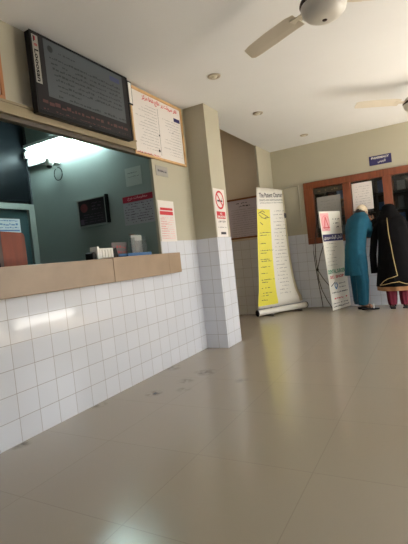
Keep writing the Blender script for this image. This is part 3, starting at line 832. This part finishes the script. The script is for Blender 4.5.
# ------------------------------------------------------------------ office contents
lt = thing('tube_light', (-3.70, YO, 2.36), 'bright fluorescent tube light on the office wall seen through the reception window', 'light')
obj('backboard', MB().box(-4.29, -3.86, YO - 0.03, YO - 0.001, 2.36, 2.615), M['luminaire'], lt, bevel=0.004)
obj('batten', MB().box(-4.28, -3.02, YO - 0.075, YO - 0.03, 2.575, 2.612), M['luminaire'], lt)
tb = MB().tube([(-4.24, YO - 0.06, 2.49), (-3.05, YO - 0.06, 2.49)], 0.019, 12); obj('tube', tb, M['tube'], lt, smooth=True)
for xx in (-4.285, -3.05): obj('tube_holder', MB().box(xx, xx + 0.04, YO - 0.083, YO - 0.03, 2.455, 2.53), M['white'], lt)

cc = thing('dome_camera', (-3.85, YO, 2.25), 'small white security camera with a dangling cable loop under the tube light', 'camera')
cx, cz = -3.80, 2.305
obj('housing', MB().lathe((cx, YO - 0.135, cz), [(0.035, 0.045), (0.045, 0.02), (0.045, -0.03), (0.03, -0.045)], 18), M['white'], cc, smooth=True)
obj('mount', MB().box(cx - .03, cx + .03, YO - 0.10, YO - 0.0005, cz + 0.0, cz + 0.045), M['white'], cc)
obj('lens', MB().ball((cx, YO - 0.14, cz - 0.05), .032, .032, .022, 14, 8), M['black'], cc, smooth=True)
lp = [(cx + 0.065 * math.sin(a) , YO - 0.02, cz - 0.12 + 0.075 * math.cos(a)) for a in [2 * math.pi * k / 22 for k in range(21)]]
obj('cable_loop', MB().tube(lp, 0.005, 6), M['black'], cc)

F = on_cross_wall(-3.555, 1.512, YO)
pf = thing('framed_picture', (-3.34, YO, 1.512), 'dark framed picture with a round red emblem on the grey office wall', 'picture')
obj('frame', frame_mb(F, 0.43, 0.315, 0.016, 0.030), M['aluminium'], pf)
obj('picture_sheet', MB().slab(F.p(.016, .016, 0), F.X, F.Y, F.Z, 0.398, 0.283, 0.02), mat('dark_maroon_sheet', lin(44, 34, 36), 0.35, 0.1, 6.0), pf)
obj('dark_edge_bar', MB().box(-3.124, -3.10, YO - 0.035, YO, 1.52, 1.835), M['black'], pf)  # narrow black bar along the right edge of the picture
F.lift = 0.022; b = MB(); F.disc(b, 0.10, 0.215, 0.055, 0.05, k=1.02); flat('emblem', b, mat('dull_red_emblem', lin(120, 62, 62), 0.5, 0.1, 20.0), pf)
b = MB()
for r in range(3): F.scribble(b, 0.22, 0.36, 0.25 - r * 0.035, 0.018, 1.02, 0.8)
for r in range(4): F.scribble(b, 0.08, 0.37, 0.13 - r * 0.028, 0.012, 1.02, 0.8)
F.rect(b, 0.03, 0.08, 0.03, 0.09, 1.02)
flat('writing', b, mat('mauve_ink', lin(98, 80, 92), 0.5, 0.1, 20.0), pf)

F = on_cross_wall(-2.903, 1.455, YO)
t1 = thing('paper_notice', (-2.7, YO, 1.455), 'printed table notice with dark red header bar on the office wall', 'notice')
obj('sheet', MB().slab(F.p(0, 0, 0), F.X, F.Y, F.Z, 0.40, 0.305, 0.002), mat('grey_lilac_paper', lin(164, 160, 164), 0.6, 0.03, 5.0), t1)
F.lift = 0.003; b = MB(); F.rect(b, 0.0, 0.40, 0.24, 0.305); flat('red_header', b, M['crimson'], t1)
b = MB(); F.text(b, urdu('معلومات نرخ'), 0.2, 0.255, w=0.26, h=0.04, k=1.6, align='c', bold=0.02); flat('header_lettering', b, M['pink'], t1)
b = MB(); rr = random.Random(5)
for r in range(8): F.scribble(b, 0.02, 0.38, 0.212 - r * 0.027, 0.013, 1.0, 0.65, rnd=rr)
flat('table_writing', b, mat('plum_ink', lin(92, 66, 84), 0.6, 0.1, 20.0), t1)
F = on_cross_wall(-2.83, 1.865, YO)
t2 = thing('paper_notice', (-2.7, YO, 1.865), 'faded grey-green paper sheet high on the office wall, above the table notice', 'notice')
obj('sheet', MB().slab(F.p(0, 0, 0), F.X, F.Y, F.Z, 0.21, 0.19, 0.002), mat('faded_sheet', lin(172, 176, 168), 0.6, 0.03, 5.0), t2)
F.lift = 0.003; b = MB(); F.scribble(b, 0.03, 0.18, 0.13, 0.014, 1.0); F.scribble(b, 0.03, 0.18, 0.09, 0.012, 1.0); flat('writing', b, mat('faded_green_ink', lin(112, 120, 115), 0.6, 0.05, 20.0), t2)

# things on the counter
CT = 1.0985
wb = thing('wooden_box', (-2.46, 1.86, CT), 'orange-brown wooden box with rounded corner standing on the counter', 'box')
prof = [(1.765, CT), (1.946, CT), (1.946, 1.30), (1.940, 1.318), (1.926, 1.328), (1.765, 1.336)]
b = MB(); b.loft([[(-2.455, y, z) for y, z in prof], [(-2.62, y, z) for y, z in prof]]); obj('front_panel', b, M['boxwood'], wb, bevel=0.003)
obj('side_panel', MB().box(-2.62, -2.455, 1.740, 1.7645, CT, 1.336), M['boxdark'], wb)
F = Face2D((-2.53, 1.700, 1.3375), (0, 1, 0), (0, 0, 1), 0.0015)
cd = thing('sign_card', (-2.53, 1.81, 1.3365), 'pale blue printed card propped up on top of the wooden box', 'card')
obj('card', MB().slab(F.p(0.055, 0, 0), F.X, F.Y, F.Z, 0.225, 0.095, 0.002), M['lightblue'], cd)
F.lift = 0.0028; b = MB()
for r, (hh, yy) in enumerate(((0.012, 0.078), (0.018, 0.05), (0.012, 0.03))): F.scribble(b, 0.09, 0.26, yy, hh, 1.0, 0.95)
F.rect(b, 0.06, 0.27, 0.008, 0.018, 1.0)
flat('blue_lettering', b, M['bluestrip'], cd)
b = MB(); F.disc(b, 0.072, 0.055, 0.02, 0.026, k=1.2); flat('dark_emblem', b, M['ink'], cd)

CT2 = 1.1045
ws = thing('white_box', (-2.42, 2.66, CT2), 'small white ribbed plastic box on the counter', 'box')
obj('body', MB().box(-2.45, -2.37, 2.57, 2.74, CT2, CT2 + 0.085), M['white'], ws, bevel=0.005)
for k in range(4): obj('rib', MB().box(-2.37, -2.365, 2.60 + k * 0.035, 2.618 + k * 0.035, CT2 + 0.008, CT2 + 0.07), M['white'], ws)
obj('raised_edge', MB().box(-2.45, -2.37, 2.55, 2.57, CT2, CT2 + 0.1), M['white'], ws)
bkb = obj('black_stapler', MB().loft([[(x, 2.50, CT2), (x, 2.545, CT2), (x, 2.545, CT2 + .045), (x, 2.52, CT2 + .06), (x, 2.50, CT2 + .05)] for x in (-2.46, -2.38)]), M['black'], bevel=0.004)
tag(bkb, 'small black stapler beside the white ribbed box on the counter', 'stapler')
bk2 = obj('card_reader', MB().loft([[(x, 2.78, CT2), (x, 2.85, CT2), (x, 2.83, CT2 + .09), (x, 2.79, CT2 + .075)] for x in (-2.49, -2.41)]), M['black'], bevel=0.004)
tag(bk2, 'black card reader on the counter behind the red lettered slip', 'device')
F = Face2D((-2.50, 2.87, CT2), (0, 1, 0), (0.0, 0, 1), 0.0015)
rs_ = thing('paper_slip', (-2.50, 2.98, CT2), 'folded dark paper slip with dull red printing beside the clear holder', 'card')
obj('card', MB().slab(F.p(0, 0, 0), F.X, F.Y, F.Z, 0.22, 0.14, 0.002), mat('dark_grey_slip', lin(96, 88, 86), 0.6, 0.06, 8.0), rs_)
F.lift = 0.0028; b = MB(); F.scribble(b, 0.02, 0.2, 0.085, 0.03, 1.0, 0.95); F.scribble(b, 0.02, 0.2, 0.04, 0.03, 1.0, 0.95); flat('red_printing', b, mat('dull_red_ink', lin(150, 66, 66), 0.6, 0.06, 20.0), rs_)
bt = thing('blue_tray', (-2.42, 3.10, CT2), 'shallow blue plastic tray under the clear acrylic holder on the counter', 'tray')
obj('tray_base', MB().box(-2.48, -2.37, 2.93, 3.28, CT2, CT2 + 0.012), M['bluetray'], bt)
obj('tray_rim', MB().box(-2.378, -2.370, 2.93, 3.28, CT2 + .012, CT2 + .03).box(-2.48, -2.472, 2.93, 3.28, CT2 + .012, CT2 + .03), M['bluetray'], bt)
ac = thing('acrylic_holder', (-2.42, 3.17, CT2 + 0.012), 'clear acrylic card holder standing in the blue tray', 'holder')
z0 = CT2 + 0.0125
for (a, bq) in ((-2.400, 'front_wall'), (-2.462, 'back_wall')):
    obj(bq, MB().box(a, a + 0.004, 3.08, 3.26, z0, z0 + (0.20 if bq == 'back_wall' else 0.13)), M['acrylic'], ac)
for yy in (3.08, 3.256): obj('side_wall', MB().box(-2.458, -2.400, yy, yy + 0.004, z0, z0 + 0.16), M['acrylic'], ac)
obj('card', MB().box(-2.45, -2.446, 3.09, 3.25, z0, z0 + 0.185), mat('pale_card', lin(150, 152, 148), 0.5, 0.03, 8.0), ac)

# ------------------------------------------------------------------ people
def skin_mesh(verts, edges, radii, root=0, sub=2):
    me = bpy.data.meshes.new('body'); me.from_pydata([tuple(v) for v in verts], edges, [])
    o = bpy.data.objects.new('body', me); COL.objects.link(o)
    sk = o.modifiers.new('skin', 'SKIN'); sk.use_smooth_shade = True
    for i, d in enumerate(me.skin_vertices[0].data):
        r = radii[i]; d.radius = (r, r) if not isinstance(r, tuple) else r
        d.use_root = (i == root)
    ss = o.modifiers.new('sub', 'SUBSURF'); ss.levels = sub; ss.render_levels = sub
    bpy.context.view_layer.update()
    m2 = bpy.data.meshes.new_from_object(o.evaluated_get(bpy.context.evaluated_depsgraph_get()))
    vs = [tuple(v.co) for v in m2.vertices]; fs = [tuple(p.vertices) for p in m2.polygons]
    bpy.data.objects.remove(o); bpy.data.meshes.remove(me); bpy.data.meshes.remove(m2)
    return vs, fs
def add(mb, vf):
    n = len(mb.v); mb.v += vf[0]; mb.f += [tuple(n + i for i in f) for f in vf[1]]; return mb

def hand(mb, wrist, fwd, side, thumb):
    """palm and five bent fingers; fwd points along the hand, side across it, thumb = +1/-1 side of the thumb"""
    wrist, f, s = Vector(wrist), Vector(fwd).normalized(), Vector(side).normalized()
    dn = f.cross(s).normalized()
    if dn.z > 0: dn = -dn
    pal = wrist + f * 0.055
    add(mb, skin_mesh([wrist - f * .03, wrist, pal, wrist + f * 0.085], [(0, 1), (1, 2), (2, 3)], [(.024, .022), (.026, .020), (.040, .017), (.040, .014)], 0, 1))
    for q, ln in ((-1.5, 0.062), (-0.5, 0.078), (0.5, 0.084), (1.5, 0.074)):
        q2 = q * thumb
        p0 = wrist + f * 0.07 + s * (0.0205 * q2); p1 = wrist + f * 0.098 + s * (0.0215 * q2)
        p2 = p1 + f * ln * 0.5 + dn * ln * 0.12 + s * .002 * q2; p3 = p2 + f * ln * 0.35 + dn * ln * 0.32
        add(mb, skin_mesh([p0, p1, p2, p3], [(0, 1), (1, 2), (2, 3)], [.010, .0098, .0088, .0072], 0, 1))
    p0 = wrist + f * 0.028 + s * (0.022 * thumb); p1 = wrist + f * 0.055 + s * (0.05 * thumb) + dn * .008; p2 = p1 + f * 0.034 + s * (.012 * thumb) + dn * .010
    add(mb, skin_mesh([p0, p1, p2], [(0, 1), (1, 2)], [.014, .011, .0085], 0, 1))

def head(mb, c, R, s=1.0):
    mb.ball(c, 0.076 * s, 0.096 * s, 0.118 * s, 20, 14, R)                         # skull; the face looks along R @ +y
    mb.ball(Vector(c) + R @ Vector((0, 0.022, -0.062)) * s, 0.056 * s, 0.066 * s, 0.062 * s, 16, 10, R)   # jaw
    mb.loft([[Vector(c) + R @ (Vector(p) * s) for p in q] for q in (((-.008, .090, .018), (.008, .090, .018), (0, .099, .018)), ((-.017, .084, -.028), (.017, .084, -.028), (0, .116, -.026)), ((-.012, .082, -.036), (.012, .082, -.036), (0, .098, -.038)))])
    for q in (-1, 1):
        mb.ball(Vector(c) + R @ (Vector((q * .077, -0.004, -0.008)) * s), .009 * s, .018 * s, .030 * s, 10, 8, R)
def face(parent, c, R, s=1.0):
    b = MB()
    for q in (-1, 1): b.ball(Vector(c) + R @ (Vector((q * .030, .086, .012)) * s), .013 * s, .008 * s, .007 * s, 10, 6, R)
    obj('eyes', b, M['eye'], parent, smooth=True)
    obj('mouth', MB().ball(Vector(c) + R @ (Vector((0, .083, -.066)) * s), .022 * s, .008 * s, .006 * s, 10, 6, R), M['lip'], parent, smooth=True)

def ell(c, rx, ry, az=0.0, n=40, fold=0.0, ph=0.0, k=9):
    out = []
    for j in range(n):
        a = 2 * math.pi * j / n
        m_ = 1 + fold * math.sin(k * a + ph) + fold * 0.5 * math.sin((k + 4) * a + 1.7 * ph)
        x, y = rx * m_ * math.cos(a), ry * m_ * math.sin(a)
        out.append((c[0] + x * math.cos(az) - y * math.sin(az), c[1] + x * math.sin(az) + y * math.cos(az), c[2]))
    return out
def lerp_rings(keys, per=4, az=0.0, fold0=0.06, k=9):
    """keys: (cx, cy, z, rx, ry, foldscale) from hem to top, interpolated smoothly"""
    rings = []
    for i in range(len(keys) - 1):
        for t in range(per):
            q = t / per; q = q * q * (3 - 2 * q) * 0.35 + q * 0.65
            a, c = keys[i], keys[i + 1]
            v = [a[j] + (c[j] - a[j]) * q for j in range(6)]
            rings.append(ell(v[:3], v[3], v[4], az, 40, fold0 * v[5], v[2] * 4.0, k))
    v = keys[-1]; rings.append(ell(v[:3], v[3], v[4], az, 40, fold0 * v[5], v[2] * 4.0, k))
    return rings

# --- man in teal, bent to the pharmacy window
AZ = math.radians(-22)
man = thing('person', (-1.0, 6.58, 0), 'man in teal shalwar kameez and cream cap leaning to the pharmacy window, seen from behind', 'person')
hc = Vector((-0.925, 6.76, 1.447))
HR = Matrix.Rotation(AZ, 3, 'Z') @ Matrix.Rotation(math.radians(-28), 3, 'X')
V = [(-1.02, 6.53, 0.88), (-1.0, 6.56, 1.05), (-0.985, 6.61, 1.22), (-0.965, 6.665, 1.345), (-0.945, 6.71, 1.405), (-0.93, 6.745, 1.44),
     (-1.06, 6.62, 0.84), (-1.06, 6.64, 0.45), (-1.06, 6.66, 0.085), (-0.97, 6.70, 0.035),
     (-0.975, 6.50, 0.84), (-0.965, 6.53, 0.45), (-0.985, 6.54, 0.085), (-0.86, 6.56, 0.035),
     (-1.08, 6.70, 1.31), (-1.135, 6.775, 1.12), (-1.05, 6.885, 1.165),
     (-0.855, 6.64, 1.31), (-0.825, 6.66, 1.115), (-0.865, 6.83, 1.165)]
Eg = [(0, 1), (1, 2), (2, 3), (3, 4), (4, 5), (0, 6), (6, 7), (7, 8), (8, 9), (0, 10), (10, 11), (11, 12), (12, 13), (3, 14), (14, 15), (15, 16), (3, 17), (17, 18), (18, 19)]
Rd = [.125, .115, .12, .10, .05, .055, .08, .05, .036, .032, .08, .05, .036, .032, .042, .038, .026, .042, .038, .026]
Rd[2:4] = [.10, .075]
b = MB(); add(b, skin_mesh(V, Eg, Rd)); head(b, hc, HR)
hand(b, (-1.05, 6.885, 1.175), (0.55, 0.25, 0.02), (0.25, -0.55, 0), 1)
hand(b, (-0.865, 6.83, 1.17), (0.0, 0.25, 0.12), (1, 0, 0), -1)
obj('body', b, M['skin'], man, smooth=True)
face(man, hc, HR)
k_ = [(-1.055, 6.555, 0.525, .168, .135, 1.0), (-1.045, 6.55, 0.72, .160, .135, 0.8), (-1.03, 6.545, 0.92, .152, .135, 0.5), (-1.005, 6.575, 1.10, .152, .128, 0.35), (-0.985, 6.615, 1.24, .158, .122, 0.3), (-0.968, 6.66, 1.345, .160, .108, 0.25), (-0.958, 6.69, 1.40, .135, .09, 0.15), (-0.950, 6.71, 1.435, .095, .072, 0.0), (-0.945, 6.72, 1.452, .068, .064, 0.0)]
b = MB(); rings = lerp_rings(k_, 4, AZ, 0.06); b.loft(rings, False, False)
kz = obj('kameez', b, M['teal'], man, smooth=True)
for q, pts in enumerate((((-1.06, 6.69, 1.345), (-1.115, 6.735, 1.22), (-1.14, 6.78, 1.11), (-1.09, 6.85, 1.145), (-1.055, 6.885, 1.165)), ((-0.885, 6.65, 1.345), (-0.84, 6.645, 1.24), (-0.82, 6.66, 1.10), (-0.845, 6.75, 1.14), (-0.865, 6.825, 1.163)))):
    obj('sleeve', MB().tube(pts, [.072, .068, .062, .056, .05], 16), M['teal'], man, smooth=True)
for hx, hy, kx, ky, ax, ay in ((-1.05, 6.61, -1.06, 6.64, -1.06, 6.66), (-0.975, 6.51, -0.965, 6.53, -0.985, 6.54)):
    ks = [(ax, ay, 0.075, .072, .07, 0.6), (ax, ay, 0.12, .080, .076, 1.0), (kx, ky, 0.42, .096, .09, 1.0), (hx, hy, 0.70, .11, .098, 0.6), (hx, hy, 0.84, .10, .098, 0.2)]
    obj('trouser_leg', MB().loft(lerp_rings(ks, 4, AZ, 0.07, 6)), M['tealdark'], man, smooth=True)
# cap and hair
def dome(c, R, rx, ry, rz, z0, seg=20, n=7):
    rings = []
    for i in range(n + 1):
        t = z0 + (math.pi / 2 * 0.98 - z0) * i / n
        rings.append([Vector(c) + R @ Vector((rx * math.cos(t) * math.cos(a), ry * math.cos(t) * math.sin(a), rz * math.sin(t))) for a in (2 * math.pi * j / seg for j in range(seg))])
    return MB().loft(rings)
obj('cap', dome(hc, HR, .085, .105, .128, -0.05), M['cap'], man, smooth=True)
obj('hair', dome(hc + HR @ Vector((0, -.012, -.012)), HR, .080, .094, .115, -0.35), M['hair'], man, smooth=True)
for (ax, ay, tx, ty) in ((-1.07, 6.64, -0.93, 6.72), (-1.005, 6.53, -0.80, 6.565)):
    d = Vector((tx - ax, ty - ay, 0)).normalized(); n_ = Vector((-d.y, d.x, 0)); ln = math.hypot(tx - ax, ty - ay) + 0.03
    rings = []
    for (t, w_) in ((-0.02, .025), (0.0, .036), (0.3, .038), (0.7, .046), (0.93, .04), (1.0, .02)):
        c = Vector((ax, ay, 0)) + d * (t * ln); rings.append([c + n_ * w_ + Vector((0, 0, .001)), c - n_ * w_ + Vector((0, 0, .001)), c - n_ * w_ + Vector((0, 0, .022)), c + n_ * w_ + Vector((0, 0, .022))])
    sd = obj('sandal', MB().loft(rings), M['black'], man)
    for t in (0.45, 0.68):
        c = Vector((ax, ay, 0.02)) + d * (t * ln)
        obj('strap', MB().tube([c + n_ * .046, c + n_ * .03 + Vector((0, 0, .045)), c + Vector((0, 0, .056)), c - n_ * .03 + Vector((0, 0, .045)), c - n_ * .046], 0.008, 8), M['white' if t > .5 else 'black'], sd)

# --- woman in black
wo = thing('person', (-0.50, 6.57, 0), 'woman in black gown with gold piping and maroon trousers standing at the pharmacy window', 'person')
wc_ = Vector((-0.545, 6.745, 1.405))
WR = Matrix.Rotation(math.radians(6), 3, 'Z') @ Matrix.Rotation(math.radians(-30), 3, 'X')
V = [(-0.50, 6.53, 0.86), (-0.505, 6.55, 1.02), (-0.515, 6.60, 1.17), (-0.525, 6.66, 1.285), (-0.535, 6.70, 1.34), (-0.543, 6.735, 1.38),
     (-0.575, 6.55, 0.80), (-0.585, 6.57, 0.43), (-0.585, 6.56, 0.08), (-0.60, 6.68, 0.032),
     (-0.425, 6.55, 0.80), (-0.425, 6.57, 0.43), (-0.42, 6.58, 0.08), (-0.40, 6.70, 0.032),
     (-0.64, 6.67, 1.265), (-0.695, 6.73, 1.17), (-0.775, 6.885, 1.30),
     (-0.405, 6.67, 1.275), (-0.34, 6.72, 1.08), (-0.40, 6.86, 1.165)]
Rd = [.12, .105, .10, .07, .045, .05, .08, .05, .034, .03, .08, .05, .034, .03, .038, .034, .023, .038, .034, .023]
b = MB(); add(b, skin_mesh(V, Eg, Rd)); head(b, wc_, WR, 0.95)
hand(b, (-0.775, 6.885, 1.30), (-0.22, 0.03, 0.2), (0.2, 0.0, 0.22), 1)
hand(b, (-0.40, 6.86, 1.17), (-0.25, 0.12, 0.02), (0.12, 0.25, 0), 1)
obj('body', b, M['skin'], wo, smooth=True)
face(wo, wc_, WR, 0.95)
ak = [(-0.505, 6.56, 0.335, .262, .20, 1.0), (-0.505, 6.555, 0.55, .245, .19, 0.8), (-0.50, 6.55, 0.8, .225, .175, 0.5), (-0.50, 6.555, 1.0, .208, .16, 0.35), (-0.51, 6.60, 1.16, .198, .145, 0.25), (-0.525, 6.655, 1.275, .178, .115, 0.2), (-0.535, 6.69, 1.335, .12, .085, 0.1), (-0.54, 6.71, 1.375, .062, .06, 0.0)]
b = MB(); b.loft(lerp_rings(ak, 4, 0.0, 0.05, 8), False, False); ab = obj('gown', b, M['abaya'], wo, smooth=True)
def ab_at(z):
    for i in range(len(ak) - 1):
        if ak[i][2] <= z <= ak[i + 1][2]:
            t = (z - ak[i][2]) / (ak[i + 1][2] - ak[i][2]); return [ak[i][j] + (ak[i + 1][j] - ak[i][j]) * t for j in range(6)]
    return ak[0] if z < ak[0][2] else ak[-1]
def ab_pt(x, z, off=0.012):
    v = ab_at(z); u = max(-0.97, min(0.97, (x - v[0]) / v[3]))
    return Vector((x, v[1] - (v[4] * 1.04 + off) * math.sqrt(1 - u * u), z))
line = [(-0.565, 1.33), (-0.555, 1.22), (-0.545, 1.08), (-0.525, 0.92), (-0.51, 0.76), (-0.49, 0.60), (-0.475, 0.49)]
l2 = [(-0.475, 0.49), (-0.54, 0.47), (-0.60, 0.455), (-0.66, 0.42), (-0.72, 0.36)]
l3 = [(-0.72, 0.36), (-0.64, 0.375), (-0.56, 0.395), (-0.46, 0.405), (-0.38, 0.37), (-0.30, 0.355)]
def dense(pl):
    o = []
    for i in range(len(pl) - 1):
        for t in range(4): o.append((pl[i][0] + (pl[i + 1][0] - pl[i][0]) * t / 4, pl[i][1] + (pl[i + 1][1] - pl[i][1]) * t / 4))
    return o + [pl[-1]]
for pl in (line, l2, l3): obj('gold_piping', MB().tube([ab_pt(x, z) for x, z in dense(pl)], 0.0045, 6), M['gold'], ab)
b = MB()
lk = [(-0.505, 6.56, 0.275, .250, .19, 1.2), (-0.505, 6.56, 0.345, .254, .193, 1.0)]
b.loft(lerp_rings(lk, 3, 0.0, 0.05, 8), False, False); obj('tan_hem_lining', b, M['tan'], wo, smooth=True)
for pts, rad in ((((-0.635, 6.665, 1.285), (-0.675, 6.70, 1.21), (-0.70, 6.735, 1.17), (-0.735, 6.82, 1.24), (-0.775, 6.88, 1.297)), [.07, .068, .066, .06, .055]), (((-0.415, 6.665, 1.285), (-0.37, 6.69, 1.19), (-0.34, 6.725, 1.075), (-0.37, 6.80, 1.12), (-0.40, 6.855, 1.163)), [.07, .068, .064, .058, .05])):
    obj('sleeve', MB().tube(pts, rad, 16), M['abaya'], wo, smooth=True)
# veil over head and shoulders
vk = [(-0.535, 6.665, 1.10, .178, .135, 0.8), (-0.535, 6.675, 1.22, .185, .138, 0.5), (-0.54, 6.69, 1.32, .168, .125, 0.3), (-0.545, 6.715, 1.385, .125, .118, 0.1), (-0.545, 6.735, 1.44, .102, .122, 0.0), (-0.545, 6.74, 1.49, .082, .10, 0.0), (-0.545, 6.745, 1.518, .045, .055, 0.0), (-0.545, 6.745, 1.524, .008, .01, 0.0)]
b = MB(); b.loft(lerp_rings(vk, 3, 0.0, 0.05, 7), False, True); obj('veil', b, M['abaya'], wo, smooth=True)
# hanging end of the shawl on her outer side
hk = [(-0.80, 6.56, 0.53, .042, .03, 1.2), (-0.795, 6.56, 0.80, .045, .035, 1.0), (-0.755, 6.575, 1.05, .05, .04, 0.8), (-0.69, 6.63, 1.24, .055, .05, 0.4)]
obj('shawl_end', MB().loft(lerp_rings(hk, 4, 0.3, 0.1, 5)), M['abaya'], wo, smooth=True)
for hx, hy, ax, ay in ((-0.575, 6.56, -0.585, 6.565), (-0.425, 6.56, -0.42, 6.58)):
    ks = [(ax, ay, 0.06, .055, .06, 0.6), (ax, ay, 0.13, .062, .066, 1.0), (ax, ay, 0.42, .08, .085, 0.8), (hx, hy, 0.78, .10, .10, 0.3)]
    obj('trouser_leg', MB().loft(lerp_rings(ks, 4, 0.0, 0.08, 6)), M['maroon'], wo, smooth=True)
for (ax, ay, tx, ty) in ((-0.58, 6.53, -0.60, 6.70), (-0.425, 6.55, -0.40, 6.72)):
    d = Vector((tx - ax, ty - ay, 0)).normalized(); n_ = Vector((-d.y, d.x, 0)); ln = math.hypot(tx - ax, ty - ay) + 0.03
    rings = []
    for (t, w_) in ((-0.02, .022), (0.0, .032), (0.3, .034), (0.7, .042), (0.93, .036), (1.0, .018)):
        c = Vector((ax, ay, 0)) + d * (t * ln); rings.append([c + n_ * w_ + Vector((0, 0, .001)), c - n_ * w_ + Vector((0, 0, .001)), c - n_ * w_ + Vector((0, 0, .02)), c + n_ * w_ + Vector((0, 0, .02))])
    sd = obj('sandal', MB().loft(rings), M['black'], wo)
    c = Vector((ax, ay, 0.018)) + d * (0.6 * ln)
    obj('strap', MB().tube([c + n_ * .042, c + n_ * .028 + Vector((0, 0, .04)), c + Vector((0, 0, .05)), c - n_ * .028 + Vector((0, 0, .04)), c - n_ * .042], 0.008, 8), M['black'], sd)
